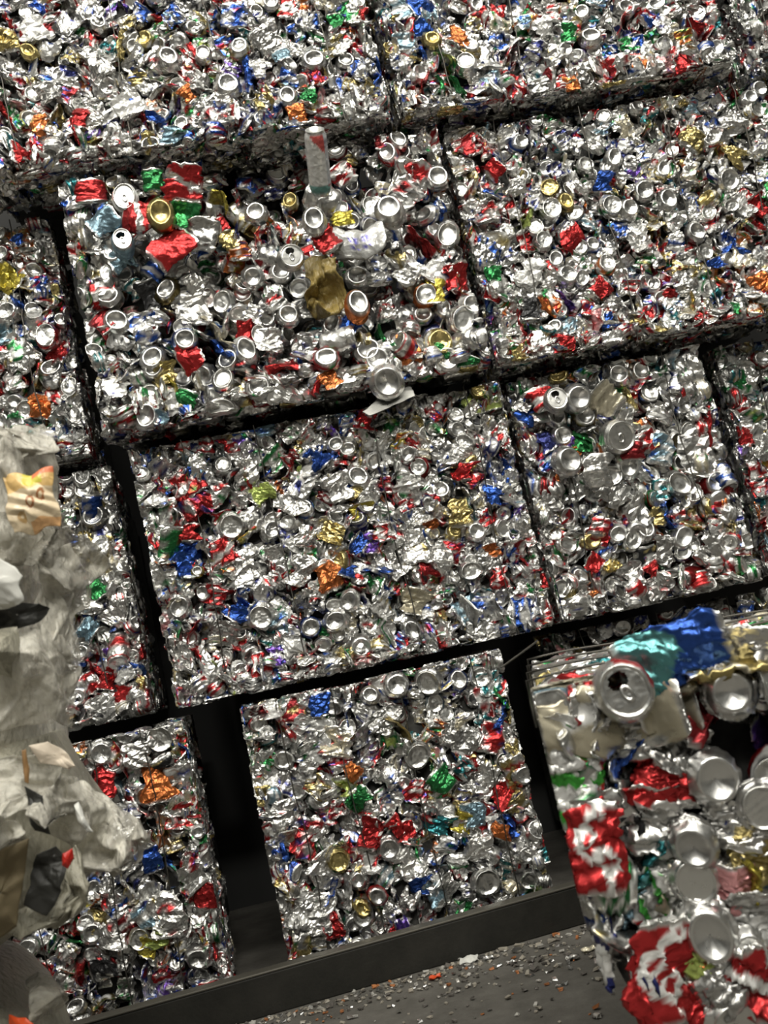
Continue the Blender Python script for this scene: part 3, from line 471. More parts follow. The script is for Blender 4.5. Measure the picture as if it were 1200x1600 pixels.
# ------------------------------------------------------------------ one can with its own lid and tab
def split_can(X, Q, C, tg, keep):
    fm = keep(tg[Q].mean(1)); q = Q[fm]; u, inv = np.unique(q.ravel(), return_inverse=True)
    return X[u], inv.reshape(-1, 4), C[u]
def tab_mesh(res, X, nu):   # a little ring pull laid on the lid's middle: local frame from the crushed lid
    pr = PROF[res][0]; n = len(pr); c = X[(n-1)*nu:(n)*nu].mean(0); ring = X[(n-8)*nu:(n-7)*nu]
    e1 = ring[0]-c; e1 /= np.linalg.norm(e1); e2 = ring[nu//4]-c; e2 -= e1*(e2@e1); e2 /= np.linalg.norm(e2); nn = np.cross(e1, e2)
    return c, e1, e2, nn
def lid_can(name, p, n, up, kind, color, scale, ang, pattern, rng, res, opened, parent=None, label=None, cat=None, tilt=.1, R=R0, L=L0, force=.8, lidname='can_lid', ok=None):
    X, Q, C, tg = crush(rng, kind, res, color, pattern, scale, R, L, force)
    X = X @ orient(rng, ok or kind, n, up, ang, tilt, True).T
    X = X + p - n*((X @ n).max())
    pr, nu = PROF[res]; origin = X.mean(0)
    if parent is None:
        root = empty(name, origin, label, cat); V, q, c = split_can(X, Q, C, tg, lambda a: a < 1.9); link('can_body', np_mesh('can_body', V-origin, q, c), m_near, root)
    else:
        V, q, c = split_can(X, Q, C, tg, lambda a: a < 1.9); root = link(name, np_mesh(name, V-origin, q, c), m_near, parent, origin)
    off = origin
    V, q, c = split_can(X, Q, C, tg, lambda a: a >= 1.9)
    cc, e1, e2, nn = tab_mesh(res, X, nu)
    if opened:
        oo = 1.25; ctr = V[q].mean(1) - cc; a1, a2 = ctr@e1, ctr@e2
        keep = ((a1/(.0088*scale*oo))**2 + ((a2-.0125*scale)/(.0075*scale*oo))**2) > 1
        q = q[keep]
    lo_ = link(lidname, np_mesh(lidname, V-off, q, c), m_near, root)
    # ring pull
    s = scale; th = np.arange(20)*2*PI/20
    Vt = []
    for rr2, h in ((1., .0006), (1., .0018), (.52, .0018), (.52, .0006)):
        for a in th: Vt.append(cc + e1*(math.cos(a)*.0062*s*rr2) + e2*((math.sin(a)*.0105*rr2 - .0035)*s) + nn*(h*s))
    Vt = np.array(Vt); Qt = []
    for i in range(4):
        for j in range(20): Qt.append((i*20+j, i*20+(j+1) % 20, ((i+1) % 4)*20+(j+1) % 20, ((i+1) % 4)*20+j))
    Ct = np.tile(np.array([.74, .74, .72, 1.]), (80, 1))
    return root, lo_, (Vt-off, np.array(Qt), Ct)
def cup_n(): return -Y3
rngL = np.random.RandomState(77)
CAMN = lambda p: (CAM - p)/np.linalg.norm(CAM - p)
for (px, py, Y, kind, color, sc, ang, pat, flip, label) in LOOSE:
    Y -= .015; p = at(px, py, Y); n = -Y3 if kind not in 'd' else (lambda v: v/np.linalg.norm(v))(np.array([rngL.uniform(-.15, .15), -1, rngL.uniform(-.12, .28) if 'grey' not in label else -.22]))
    up = Z3 - n*(n @ Z3); up /= np.linalg.norm(up)
    if kind == 'd' and flip:
        root, lid, tb = lid_can('drink_can', p, n, up, 'd', color, sc, 0., pat, rngL, 'hi', 'open' in label and 'unopened' not in label, None, label, 'can', force=.3)
        root['group'] = 'loose cans on the bale wall'; link('pull_tab', np_mesh('pull_tab', *tb), m_can, lid)
    elif kind == 'w':
        X, Q, C, tg = crush(rngL, 'w', 'hi', color, pat, 1., .0255, .150)
        tl = rot(X3, .78) @ rot(Y3, .02); X = X @ np.stack([np.array([.55, -.835, 0]), np.array([.835, .55, 0]), Z3], 1).T @ tl.T + p
        o_ = X.mean(0); root = empty('drink_can', o_, label, 'can', 'loose cans on the bale wall')
        V, q, c = split_can(X, Q, C, tg, lambda a: a < 1.9); link('can_body', np_mesh('can_body', V-o_, q, c), m_can, root)
        V, q, c = split_can(X, Q, C, tg, lambda a: a >= 1.9); link('can_lid', np_mesh('can_lid', V-o_, q, c), m_can, root)
    else:
        X, Q, C, tg = crush(rngL, kind, 'mid', color, pat, sc*(.88 if kind == 'f' and 'long' not in label else .85 if kind == 'f' else 1.), force=.9 if kind != 'd' else .4)
        X = X @ orient(rngL, kind, n, up, ang, .15, bool(flip)).T
        X = X + p - n*((X @ n).max()); c0 = (X.max(0)+X.min(0))/2
        tag(link('drink_can', np_mesh('drink_can', X-c0, Q, C), m_near if kind == 'd' else m_can, None, c0), label, 'can', 'loose cans on the bale wall')

# ------------------------------------------------------------------ the near bale
NA = math.radians(-14.0); NC = at(826, 1070, 1.10); NC[2] = 0.
NRM = np.array([[math.cos(NA), -math.sin(NA), 0], [math.sin(NA), math.cos(NA), 0], [0, 0, 1.]])
NW = lambda q: NRM @ q + NC
NL = lambda p: NRM.T @ (p - NC)
def atn(px, py, dy=0.):          # where a line of sight meets the near bale's front, in the bale's own frame
    dd = NRM.T @ (FW*FPX + RT*(px-600.0) - UP*(py-800.0)); o = NL(CAM); return o + dd*((dy-o[1])/dd[1])
NTOP = atn(1000, 1046)[2]; NLO = np.array([0, 0, .002]); NHI = np.array([.62, .78, NTOP])
def nshape(X):
    d = np.clip((NTOP-.22) - X[:, 2], 0, .6); k = 2.2*np.minimum(d, .3)**2
    w = np.clip(1-X[:, 0]/.25, 0, 1); X = X.copy(); X[:, 0] += k*w; return X
N = [  # px, py, kind, colour, scale, angle, pattern, depth(+in), flip
 ((872,1060),'f','cream',1.2,1.35,'plain',0),((905,1118),'e','silver',1.05,.25,'redstripe',.002),((928,1105),'e','white',.95,.2,'redtop',.010),((858,1108),'d','ltblue',.95,0,'plain',.008,True),((866,1165),'f','white',1.0,.2,'greenwhite',0),((897,1228),'g','white',.85,.4,'greenwhite',.008),
 ((928,1325),'g','red',.85,.1,'script',-.016),((1054,1020),'g','blue',1.05,1.45,'blueteal',-.008),((1085,1078),'f','dkred',1.35,.9,'plain',.010),((1178,1030),'f','silver',1.3,.3,'plain',-.008),((1142,1082),'d','silver',.95,0,'plain',-.010,False),
 ((1002,1155),'s','silver',.9,.1,'plain',.012),((940,1160),'e','silver',1.,.35,'plain',.006),((1062,1165),'f','silver',.9,1.0,'patch',.004),((1118,1218),'d','silver',1.1,.4,'plain',.0,False),((1192,1265),'d','silver',.95,0,'plain',.004,True),((1045,1230),'f','red',1.0,.3,'patch',.006),
 ((1090,1322),'d','silver',.98,.5,'plain',-.006,False),((1088,1382),'d','silver',.95,.2,'plain',.004,True),((1012,1365),'e','teal',1.1,.15,'blueteal',.010),((1025,1288),'f','silver',.9,.3,'redtop',.008),((1022,1410),'f','white',1.0,1.25,'greenwhite',-.002),((1110,1462),'d','silver',1.2,.2,'plain',-.006,False),
 ((1032,1522),'g','red',.88,.1,'script',-.012),((1003,1522),'e','silver',1.15,.05,'plain',-.002),((1086,1505),'f','lime',.75,.5,'plain',.002),((1104,1500),'e','orange',.65,.5,'plain',.002),((1128,1560),'s','silver',.85,-.9,'plain',-.002),((1185,1445),'f','white',.9,.1,'script',0),((1188,1545),'f','red',1.0,.3,'swoosh',0),
 ((945,1430),'e','silver',1.35,.15,'starpatch',.002),((918,1400),'e','blue',1.1,.2,'plain',.010),((962,1500),'e','white',1.1,.15,'starpatch',.006),((1085,1592),'f','red',.9,-.6,'plain',0),((1140,1600),'d','silver',.95,0,'plain',0,True),((1180,1385),'e','yellow',.8,.2,'plain',.005),((1150,1440),'f','blue',.8,-.7,'plain',.012),
 ((970,1235),'e','silver',1.1,.1,'plain',.010),((948,1250),'g','black',1.0,.1,'plain',.016),((988,1205),'e','blue',1.,.05,'plain',.012),((1150,1295),'f','silver',1.0,.6,'patch',.008),((1165,1350),'f','silver',.95,.5,'plain',.010),((1140,1400),'f','pink',.9,.3,'patch',.010),((1060,1440),'f','silver',.9,.6,'patch',.012),
 ((905,1400),'e','silver',1.,.15,'patch',.015),((1050,1385),'f','white',.8,.3,'patch',.016),((970,1350),'f','black',1.1,.1,'plain',.024),((1180,1500),'d','silver',.95,0,'plain',.01,False),((1062,1560),'f','silver',.9,.3,'patch',.01),((1195,1350),'f','gold',.9,.1,'patch',.01),
 ((893,1290),'e','silver',.95,.2,'plain',.016),((990,1440),'e','ltblue',.95,.2,'plain',.018),((1010,1105),'f','navy',.9,1.,'plain',.026)]
rngN = np.random.RandomState(5)
nroot = empty('can_bale', NC, 'nearest can bale on the right, large crushed cans and an opened lid', 'bale'); nroot.rotation_euler = (0, 0, NA)
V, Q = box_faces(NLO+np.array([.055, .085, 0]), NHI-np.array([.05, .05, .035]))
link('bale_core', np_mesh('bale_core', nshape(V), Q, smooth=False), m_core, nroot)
def nput(p, n, up, kind, color, sc, ang, pat, depth, flip, res, tilt=.14, f=.85, cl=.12):
    X, Q, C, tg = crush(rngN, kind, res, color, pat, sc, force=f)
    X = X @ orient(rngN, kind, n, up, ang, tilt, flip).T
    X = X + p - n*((X @ n).max() + depth)
    X[:, 0] = np.maximum(X[:, 0], rngN.uniform(0, .003, len(X))); o = X[:, 2] - (NTOP-.004); m = o > 0; X[m, 2] = NTOP-.004 + o[m]*cl; X[:, 2] = np.maximum(X[:, 2], .003)
    return X, Q, C
done, ncans = [], []
for h in N:
    (px, py), kind, color, sc, ang, pat, dep = h[:7]; flip = h[7] if len(h) > 7 else True
    sc *= .85 if kind in 'fe' else 1. if kind == 'g' else .84; p = atn(px, py); done.append((p, .022*sc))
    X, Q, C = nput(p, -Y3, Z3, kind, color, sc, ang, pat, dep, flip, 'hi', .2, 1.0, .85 if dep == -.008 else .12); ncans.append((9, X, Q, C))
p = atn(975, 1081, -.034); n = NL(CAM) - p; n /= np.linalg.norm(n); n = n*.8 + np.array([.02, -.3, .0]); n /= np.linalg.norm(n); up = Z3 - n*(n@Z3); up /= np.linalg.norm(up); done.append((p, .035))
class _O: pass
root, lid, tb = lid_can('crushed_can', p, n, up, 's', 'silver', 1.0, 0.3, 'redside', rngN, 'hi', True, nroot, None, None, tilt=0., ok='d', force=.35)
link('pull_tab', np_mesh('pull_tab', *tb), m_can, root)
def fill(p, n, up, res='mid', depth=0., kind=None, ang=None, tilt=.3, pri=1.):
    kd = kind or ['d', 'f', 'e', 'c', 's'][rngN.choice(5, p=[.30, .30, .24, .12, .04])]
    X, Q, C = nput(p, n, up, kd, FILL[rngN.randint(len(FILL))], rngN.uniform(.85, 1.05)*(.8 if kd in 'fec' else 1.), ang, None, depth, None, res, tilt); ncans.append((pri, nshape(X), Q, C))
for layer in (1, 0):
    s_ = .044 if layer == 0 else .06
    for z in np.arange(.03, NTOP-.015, s_):
        for x in np.arange(.02, NHI[0], s_):
            q = nshape(np.array([[x + rngN.uniform(-.014, .014), 0, z + rngN.uniform(-.014, .014)]]))[0]; p = q.copy()
            if not in_frame(NW(q), 240): continue
            px, py = project(NW(q))
            hol = 1. if ((px-1165)/60)**2 + ((py-1215)/55)**2 < 1 or ((px-1048)/48)**2 + ((py-1128)/30)**2 < 1 else 0.
            if layer == 0 and (hol or any(np.hypot(q[0]-d[0][0], q[2]-d[0][2]) < d[1] for d in done)): continue
            fill(np.array([x, 0, z]), -Y3, Z3, depth=(.014 if layer == 0 else .045) + abs(rngN.normal(0, .020)) + hol*.03, tilt=.55, pri=2-layer*2)
for z in np.arange(.05, NTOP-.02, .05):           # left face
    for y in np.arange(.03, .5, .05): fill(np.array([0, y, z + rngN.uniform(-.01, .01)]), -X3, Z3, res='lo', depth=abs(rngN.normal(0, .008)), pri=1)
for y in np.arange(.02, NHI[1]-.02, .028):        # the pressed top: flattened strips lying along the bale
    for x in np.arange(.03, NHI[0]-.03, .065):
        p = np.array([x + rngN.uniform(-.03, .03), y, NTOP]); kd = 'e' if rngN.rand() < .45 else 'f'
        c = ['silver', 'silver', 'cream', 'cream', 'white', 'silver', 'gold', 'cream', FILL[rngN.randint(len(FILL))]][rngN.randint(9)]
        X, Q, C = nput(p, Z3, X3, kd, c, rngN.uniform(.85, 1.1), rngN.normal(0, .2), None, abs(rngN.normal(0, .005)), None, 'mid', .1); ncans.append((2.5, X, Q, C))
ncans.sort(key=lambda c: -c[0])
for pri, X, Q, C in ncans[:99]:
    c0 = (X.max(0)+X.min(0))/2; link('crushed_can', np_mesh('crushed_can', X-c0, Q, C), m_near, nroot, c0)
Vs, Qs, Cs, o_ = [], [], [], 0
for pri, X, Q, C in ncans[99:]: Vs.append(X); Qs.append(Q+o_); Cs.append(C); o_ += len(X)
so = link('packed_cans', np_mesh('packed_cans', np.concatenate(Vs), np.concatenate(Qs), np.concatenate(Cs)), m_near, nroot); so['kind'] = 'stuff'
for y in (.10, .24, .40, .58):           # wires over the top, running along the bale
    xx = np.linspace(-.004, NHI[0]+.01, 24); P = np.stack([xx, y + .006*np.sin(xx*14+y*9), NTOP+.005+.003*np.sin(xx*23+y)], 1)
    P = np.concatenate([np.array([[-.004, y, NTOP-.05], [-.004, y, NTOP-.02]]), P])
    V, Q = tube(P, .0018); link('baling_wire', np_mesh('baling_wire', V, Q), m_wire, nroot)
P = np.array([NL(at(840, 1001, 1.5)), NL(at(812, 1022, 1.47)), NL(at(783, 1043, 1.45))]); V, Q = tube(P, .0014); link('wire_end', np_mesh('wire_end', V, Q), m_wire, nroot)

# ------------------------------------------------------------------ floor, wall, steel curb
def structure(name, lo, hi, m):
    V, Q = box_faces(lo, hi); o = link(name, np_mesh(name, V, Q, smooth=False), m); o['kind'] = 'structure'; return o
structure('floor', (-4, -5, -.1), (5, 4, 0), m_floor)
structure('wall_back', (-4, 3.25, 0), (5, 3.45, 5.2), m_wall)

a0, a1 = at(150, 1588, 2.20), at(915, 1380, 2.29)
ztop = (a0[2]+a1[2])/2
d = (a1-a0); d[2] = 0; d /= np.linalg.norm(d); nrm = np.array([d[1], -d[0], 0.])
mid = (a0+a1)/2; mid[2] = 0
curb = tag(empty('steel_curb', mid), 'dark steel curb plate running along the floor in front of the bottom bales', 'curb')
def bar(a, b, lo_off, hi_off, z0, z1):
    V = []
    for z in (z0, z1):
        for s, o in ((a, lo_off), (b, lo_off), (b, hi_off), (a, hi_off)): V.append(mid*0 + d*s + nrm*o + np.array([0, 0, z]))
    return np.array(V), np.array([(0,3,2,1),(4,5,6,7),(0,1,5,4),(1,2,6,5),(2,3,7,6),(3,0,4,7)])
def bev(o, w):
    m = o.modifiers.new('bevel', 'BEVEL'); m.width = w; m.segments = 2; return o
V, Q = bar(-.95, .62, -.012, .0, 0, ztop-.006); bev(link('web_plate', np_mesh('web_plate', V, Q, smooth=False), m_steel, curb), .003)
V, Q = bar(-.95, .62, -.03, .002, ztop-.006, ztop); bev(link('top_edge', np_mesh('top_edge', V, Q, smooth=False), m_edge, curb), .0025)
print('CURB', a0, a1, ztop)

# grit and foil crumbs swept against the curb
Vs, Qs, Cs, k = [], [], [], 0
def chip(p, s, rng, flat=.35):
    V, Q = box_faces((-1, -1, -1), (1, 1, 1)); V = V*rng.uniform(.5, 1.3, V.shape)*s*np.array([1, rng.uniform(.5, 1), flat]); 
    Rm = rot(rng.normal(size=3), rng.uniform(-.5, .5)) @ rot(Z3, rng.uniform(0, 6.3)); V = V@Rm.T; V[:, 2] -= V[:, 2].min() - .0005
    return V + p, Q
GRIT = [((.34,.31,.26), 0.)]*5 + [((.6,.58,.54), .3)]*2 + [((.75,.75,.74), 1.)]*2 + [((.12,.11,.1), 0.)]*4 + [((.5,.2,.08), .2)]
for i in range(1500):
    s = rs.uniform(-.9, .65); o = .014 + abs(rs.exponential(.055)) if rs.rand() < .75 else rs.uniform(.01, .6)
    if s > .3: o = abs(rs.normal(0, .16)) + .014
    p = mid + d*s + nrm*o
    if p[0] < -.36: continue
    q = NL(p)
    if q[0] > .0 and q[1] > -.03: continue
    V, Q = chip(p, rs.uniform(.0015, .006)*(1.6 if s > .3 and rs.rand() < .3 else 1), rs); c, mt = GRIT[rs.randint(len(GRIT))]
    Vs.append(V); Qs.append(Q+k); k += 8; Cs.append(np.tile(np.array([*c, mt]), (8, 1)))
o = link('floor_grit', np_mesh('floor_grit', np.concatenate(Vs), np.concatenate(Qs), np.concatenate(Cs), smooth=False), m_can); tag(o, 'grit and foil crumbs strewn on the concrete along the curb', 'debris'); o['kind'] = 'stuff'
def floor_pt(px, py):
    dd = FW*FPX + RT*(px-600.0) - UP*(py-800.0); return CAM + dd*(-CAM[2]/dd[2])
def sheet_scrap(name, px, py, s, m, label, cat, col=None, lift=.0):
    p = floor_pt(px, py); g = 9; u = np.linspace(-1, 1, g); U, W = np.meshgrid(u, u, indexing='ij')
    Z = .25*tri(U*2.3+W*1.1+px)*.5 + .18*np.sin(W*3+py) ; rim = 1-.12*np.sin(5*np.arctan2(W, U)+px)
    V = np.stack([U*rim, W*.75*rim, Z], -1).reshape(-1, 3)*s; V[:, 2] -= V[:, 2].min()-.001
    Q = grid_quads(g, g, False); me = np_mesh(name, V, Q, smooth=False, C=None if col is None else np.tile(np.array(col), (g*g, 1)))
    o = link(name, me, m, None, p); md = o.modifiers.new('thick', 'SOLIDIFY'); md.thickness = .0012; return tag(o, label, cat)
sheet_scrap('plastic_scrap', 733, 1503, .020, m_white, 'pale blue white scrap on the floor close to the curb, largest floor scrap', 'scrap')
sheet_scrap('foil_scrap', 765, 1500, .010, m_can, 'small white foil scrap right of the largest floor scrap', 'scrap', (.8, .8, .79, .8))
sheet_scrap('foil_scrap', 801, 1506, .009, m_can, 'bright silver foil bit on the floor, farthest from the curb', 'scrap', (.8, .8, .79, 1))
sheet_scrap('plastic_scrap', 680, 1531, .012, m_orange, 'small dull orange scrap on the floor against the curb', 'scrap')
sheet_scrap('foil_scrap', 922, 1488, .014, m_can, 'cream crumpled foil lying by the foot of the near bale', 'scrap', (.7, .65, .5, .5))
sheet_scrap('foil_scrap', 895, 1500, .012, m_can, 'grey crumpled foil on the floor left of the cream foil', 'scrap', (.6, .6, .58, .9))

# ------------------------------------------------------------------ the bales of plastic film at the left
def folds(P, rng, n, w0, w1, amp):
    """single creases and soft billows, most of them running one way"""
    d0 = rng.normal(size=3)*np.array([.5, .2, 1]); d0 /= np.linalg.norm(d0)
    for q in range(n*4):
        dd0 = d0 + rng.normal(0, .4, 3); kd = np.cross(dd0, rng.normal(size=3)); kd /= np.linalg.norm(kd)
        w = w0*(w1/w0)**rng.rand(); c = P[rng.randint(len(P))]; R = P - c
        d = R@kd + .25*w*np.sin(R@dd0*rng.uniform(10, 60) + rng.uniform(0, 6.3)); ln = (R@dd0)/rng.uniform(.05, .2)
        P = P + (2.2*amp*w*np.maximum(0, 1-np.abs(d)/w)*np.exp(-ln**2)*rng.choice([-1, 1]))[:, None]*(rng.normal(size=3)*np.array([.3, 1, .2]))
    return P
def film_bale(rows, Y, label, seed, depth=.42, width=.30, m=None, root=None, name='film_bale'):
    rng = np.random.RandomState(seed); nu = 96; pts = [at(x, y, Y) for y, x in rows]
    zs = np.maximum(np.array([p[2] for p in pts])[::-1], .001); xs = np.array([p[0] for p in pts])[::-1]
    z = np.linspace(zs[0], zs[-1], 90); xr_ = np.interp(z, zs, xs); th = np.arange(nu)*2*PI/nu
    ct, st = np.cos(th), np.sin(th); cx, cy = np.sign(ct)*np.abs(ct)**.6, np.sign(st)*np.abs(st)**.6
    xc = xr_.mean()-width; V = np.empty((len(z), nu, 3))
    hw = xr_ - xc
    f = np.clip(np.minimum((z-z[0])/.05, (z[-1]-z)/.05), 0, 1)**.5*.25+.75
    V[..., 0] = xc + hw[:, None]*cx[None]; V[..., 1] = Y + depth*.0 + depth/2*cy[None]*f[:, None]; V[..., 2] = z[:, None]
    P = V.reshape(-1, 3)
    P = folds(P, rng, 12, .010, .11, .13)
    P[:, 2] = np.clip(P[:, 2], z[0]+.002, z[-1]-.002)
    root = root or empty(name, (xc, Y, max(0, z[0])), label, 'film'); b0 = np.array(root.location)
    Q = grid_quads(len(z), nu); body = link('film_body', np_mesh('film_body', P-b0, Q), m or m_film, root)
    n = len(P); me = body.data
    import bmesh
    bm = bmesh.new(); bm.from_mesh(me); bmesh.ops.holes_fill(bm, edges=[e for e in bm.edges if e.is_boundary]); bm.to_mesh(me); bm.free()
    return root, b0, xc
def flap(root, b0, outline, Y, m, seed, name='film_flap', amp=.012, bulge=.03, dens=34):
    """a crumpled sheet: a fan of rings from the middle of its outline, tilted in depth"""
    rng = np.random.RandomState(seed); P = [at(x, y, Y + dy) for x, y, dy in outline]
    P = np.array(P); m_ = len(P); tt = np.linspace(0, m_, 96, endpoint=False); i0 = tt.astype(int) % m_; fr = (tt-tt.astype(int))[:, None]
    ring = P[i0]*(1-fr) + P[(i0+1) % m_]*fr; c = P.mean(0); V = []
    for k in np.linspace(.02, 1, dens): V.append(c + (ring-c)*k + np.array([0, -bulge*(1-k*k), 0]))
    V = np.concatenate(V)
    V = folds(V, rng, 12, .006, .05, amp*22)
    Q = grid_quads(dens, 96)
    o = link(name, np_mesh(name, V-b0, Q), m, root); md = o.modifiers.new('thick', 'SOLIDIFY'); md.thickness = .001; return o
R1 = [(655,-10),(680,30),(720,50),(780,62),(835,88),(870,96),(910,90),(960,84),(1020,76),(1100,76),(1150,84),(1175,80)]
f1, b1, xc1 = film_bale(R1, 1.45, 'tall bulging pile of clear plastic film at the left edge, printed wrapper on it', 21)
flap(f1, b1, [(-40,700,0),(20,665,0),(60,655,.02),(92,682,.03),(70,720,0),(-30,760,-.05)], 1.25, m_film2, 1)
flap(f1, b1, [(-40,790,-.05),(60,800,-.02),(105,820,.04),(142,862,.1),(120,930,.1),(60,900,0),(-40,880,-.06)], 1.25, m_film2, 2)
flap(f1, b1, [(60,880,0),(110,850,.06),(128,905,.08),(118,990,.06),(112,1080,.05),(95,1120,.05),(70,1010,0)], 1.27, m_film2, 3, amp=.008)
flap(f1, b1, [(-40,860,-.03),(40,850,-.03),(66,900,0),(62,938,.02),(10,945,0),(-40,950,-.03)], 1.20, m_white, 4, name='white_sheet', amp=.010)
flap(f1, b1, [(-30,944,0),(50,940,0),(66,948,.02),(40,975,.02),(-30,990,0)], 1.19, m_black, 5, name='dark_patch', amp=.004, bulge=.004)
# printed wrapper: cream and orange patch with small brown rings
def wrapper():
    g = 60; u = np.linspace(-1, 1, g); U, W = np.meshgrid(u, u, indexing='ij'); rim = 1 - .1*np.sin(5*np.arctan2(W, U)+.6)
    c = at(50, 785, 1.17); V = c + (U*rim)[..., None]*X3*.027 + (W*rim)[..., None]*Z3*.034 - Y3*(.012*(1-U**2)*(1-W**2))[..., None] + Y3*(.0022*tri(U*3+W*4+1.5*np.sin(W*3)))[..., None]
    C = np.empty((g, g, 4)); C[:] = (.78, .64, .44, 0)
    C[W > .45] = (.75, .50, .2, 0); C[(W > .55) & (U > -.2) & (U < .55)] = (.62, .55, .08, 0); C[(W < -.6) & (U > -.1)] = (.72, .42, .2, 0)
    C[(W > .8) & (U > .2)] = (.75, .22, .1, 0)
    for cx, cy in ((.02, -.02), (.48, .16)): C[np.abs(np.hypot((U-cx)*1.25, W-cy)-.16) < .055] = (.38, .16, .06, 0); 
    C[(np.abs(np.hypot(U+.45, W+.5)-.15) < .07)] = (.55, .36, .16, 0)
    o = link('printed_wrapper', np_mesh('printed_wrapper', V.reshape(-1, 3)-b1, grid_quads(g, g, False), C.reshape(-1, 4)), m_can, f1); o['label'] = 'cream and orange printed wrapper'
    md = o.modifiers.new('thick', 'SOLIDIFY'); md.thickness = .001
wrapper()
R2 = [(1140,85),(1185,105),(1220,118),(1270,140),(1300,150),(1340,150),(1370,135),(1400,110),(1440,50),(1480,5)]
flap(f1, b1, [(80,900,.05),(118,930,.08),(112,1000,.08),(104,1090,.08),(98,1138,.08),(70,1130,.03),(50,1020,0)], 1.24, m_film2, 51, amp=.006)
flap(f1, b1, [(-30,960,0),(60,960,.02),(80,1060,.02),(70,1138,.02),(-30,1150,0)], 1.2, m_film2, 52, amp=.006)
flap(f1, b1, [(20,700,0),(70,690,.04),(88,740,.05),(96,800,.05),(60,830,.02),(10,760,0)], 1.23, m_film2, 53, amp=.008)
flap(f1, b1, [(-30,985,0),(20,980,0),(38,1020,.0),(20,1060,0),(-30,1050,0)], 1.185, m_film3, 54, name='dark_patch', amp=.004)
f2, b2, xc2 = film_bale(R2, 1.45, '', 22, m=m_film3, root=f1)
flap(f2, b2, [(90,1230,0),(130,1225,.05),(180,1275,.1),(212,1282,.12),(222,1310,.12),(190,1345,.1),(150,1400,.06),(110,1380,.02),(80,1300,0)], 1.27, m_film2, 6)
flap(f2, b2, [(-30,1190,0),(60,1176,0),(130,1215,.06),(130,1300,.05),(60,1260,0),(-30,1280,0)], 1.22, m_film2, 7)
flap(f2, b2, [(-30,1270,0),(40,1250,0),(75,1310,0),(40,1330,0),(-30,1350,0)], 1.20, m_film2, 8)
flap(f2, b2, [(60,1360,0),(110,1345,.02),(150,1380,.05),(120,1420,.04),(40,1470,0),(20,1440,0)], 1.22, m_film3, 9)
flap(f2, b2, [(38,1225,0),(70,1240,0),(82,1300,.0),(60,1290,0)], 1.18, m_black, 10, name='dark_patch', amp=.004, bulge=.004)
flap(f2, b2, [(48,1345,0),(75,1330,0),(92,1350,0),(85,1400,0),(60,1440,0),(30,1425,0)], 1.19, m_black, 11, name='dark_patch', amp=.004, bulge=.004)  # black sheet standing in for the shade inside a hollow of the film
def loose_flap(name, outline, Y, m, seed, label, cat, amp=.004, bulge=.01):
    c = at(outline[0][0], outline[0][1], Y); o = flap(None, c, outline, Y, m, seed, name, amp, bulge, 16); o.location = c; return tag(o, label, cat)
loose_flap('card_sheet', [(-40,1340,0),(20,1318,0),(48,1305,.01),(36,1370,0),(22,1450,0),(-10,1470,0),(-40,1480,0)], 1.185, m_card, 31, 'olive brown card sheet leaning at the left edge beside a dark shade patch', 'card', .002)
loose_flap('card_piece', [(44,1165,0),(70,1160,0),(98,1180,0),(112,1200,0),(100,1204,0),(60,1192,0)], 1.17, m_cream, 32, 'pale cream card piece sticking out of the film pile', 'card', .002, .004)
loose_flap('red_scrap', [(98,1336,0),(112,1328,0),(114,1345,0),(106,1362,0),(97,1355,0)], 1.17, m_red, 33, 'small red plastic scrap caught in the grey lower film', 'scrap', .002, .004)
loose_flap('brown_strip', [(30,1172,0),(38,1170,0),(42,1200,0),(40,1225,0),(34,1222,0)], 1.17, m_brown, 34, 'thin brown strip hanging below the cream card piece', 'strip', .001, .003)
loose_flap('white_sliver', [(118,1255,0),(124,1250,0),(138,1272,0),(150,1298,0),(140,1296,0),(126,1276,0)], 1.22, m_white, 35, 'white plastic sliver at the right edge of the grey film', 'scrap', .002, .004)
R3 = [(1492,-60),(1512,0),(1535,30),(1560,62),(1600,85),(1640,100),(1690,110),(1780,110),(1980,110)]
f3, b3, xc3 = film_bale(R3, 1.5, 'grey film heap on the floor in the bottom left corner', 23, m=m_film3, name='film_heap')
flap(f3, b3, [(45,1530,.0),(60,1520,.0),(100,1552,-.02),(102,1572,-.02),(88,1590,-.02),(60,1570,.0)], 1.42, m_film2, 36, 'film_flap', .004)
loose_flap('orange_scrap', [(15,1585,0),(45,1580,0),(58,1588,0),(55,1606,0),(18,1610,0)], 1.31, m_orange, 37, 'bright orange red scrap in the bottom left corner', 'scrap', .002, .004)
# brown plastic cup wedged in the broken bale
loose_flap('plastic_cup', [(485,395,.02),(515,385,.0),(540,395,.0),(535,430,0),(528,480,.0),(505,487,.0),(482,475,.02),(480,430,.02)], 2.235, m_amber, 40, 'crumpled amber plastic cup stuck in the hollow right of the open bright lid', 'cup', .012, .04)
loose_flap('white_flap', [(566,640,0),(600,618,.08),(640,600,.08),(648,618,0),(610,634,0),(576,646,0)], 2.30, m_white, 41, 'torn white flap hanging under the big grey can end', 'scrap', .003, .006)

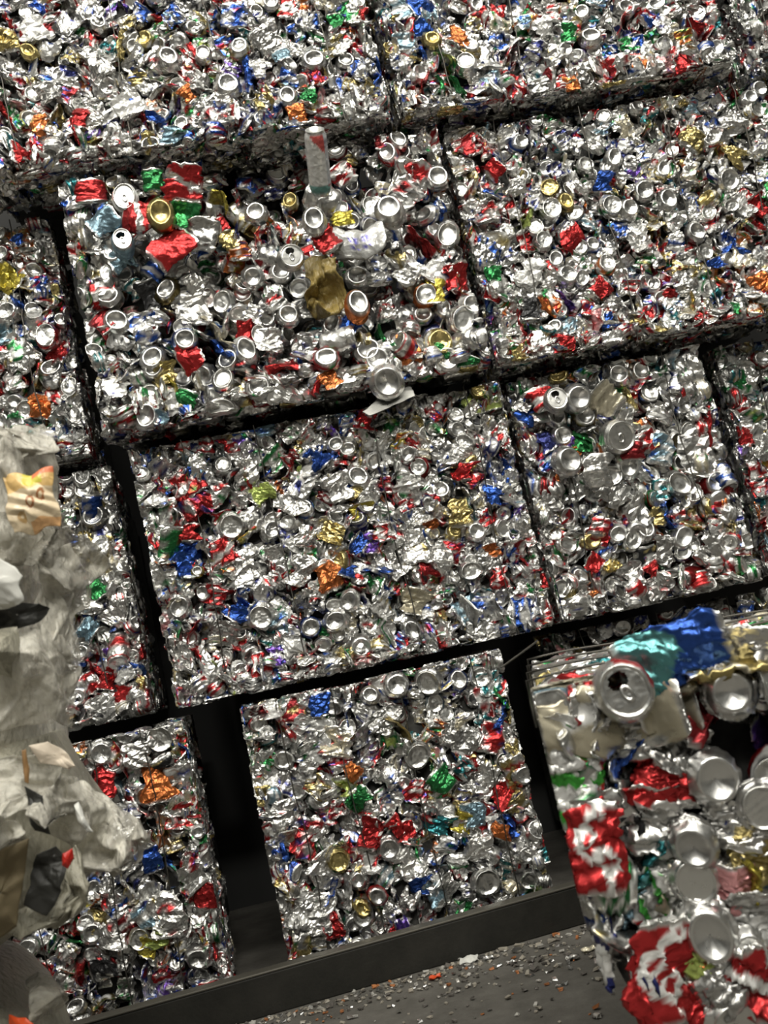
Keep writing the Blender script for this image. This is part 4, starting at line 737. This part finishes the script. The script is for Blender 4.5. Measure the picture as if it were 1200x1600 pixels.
# ------------------------------------------------------------------ lights
w = bpy.data.worlds.new('World'); scn.world = w; w.use_nodes = True; nt = w.node_tree; bg = nt.nodes['Background']
tc = nt.nodes.new('ShaderNodeTexCoord'); sx = nt.nodes.new('ShaderNodeSeparateXYZ'); nt.links.new(tc.outputs['Generated'], sx.inputs[0])
nz = nt.nodes.new('ShaderNodeTexNoise'); nz.inputs['Scale'].default_value = 3.0; nz.inputs['Detail'].default_value = 3; nt.links.new(tc.outputs['Generated'], nz.inputs['Vector'])
r1 = ramp(nt, nz.outputs['Fac'], [(.40, (.03, .03, .028)), (.52, (.19, .187, .167)), (.66, (.44, .43, .385))])
r2 = ramp(nt, sx.outputs['Z'], [(.05, (.03, .03, .027)), (.42, (.24, .24, .23)), (.68, (1, 1, 1))])
mx = nt.nodes.new('ShaderNodeMixRGB'); mx.blend_type = 'MULTIPLY'; mx.inputs[0].default_value = 1
nt.links.new(r1.outputs[0], mx.inputs[1]); nt.links.new(r2.outputs[0], mx.inputs[2]); nt.links.new(mx.outputs[0], bg.inputs[0]); bg.inputs[1].default_value = 2.7
def area(name, loc, target, size, power, col=(1, .965, .87)):
    l = bpy.data.lights.new(name, 'AREA'); l.shape = 'RECTANGLE'; l.size, l.size_y = size; l.energy = power; l.color = col
    o = bpy.data.objects.new(name, l); COL.objects.link(o); o.location = loc
    o.rotation_euler = (Vector(target)-Vector(loc)).to_track_quat('-Z', 'Y').to_euler(); return o
area('ceiling_lamp_near', (.5, .1, 4.8), (.5, 2.2, 1.1), (1.8, .35), 44)
area('ceiling_lamp_left', (-1.6, -.9, 4.8), (.0, 2.3, 1.0), (1.6, .3), 62)
area('ceiling_lamp_right', (2.3, -.9, 4.8), (.8, 2.3, 1.0), (1.6, .3), 62)
area('ceiling_lamp_rear', (.2, -3.5, 4.2), (.3, 2.3, 1.0), (2.0, .4), 88)
vs = scn.view_settings; vs.view_transform = 'Standard'; vs.look = 'None'; vs.gamma = 1; vs.use_curve_mapping = False; vs.exposure = 0.5
scn.cycles.filter_width = 1.9; scn.cycles.max_bounces = 6; scn.cycles.glossy_bounces = 3; scn.cycles.caustics_reflective = False; scn.cycles.caustics_refractive = False
print('CANS', STAT['n'])
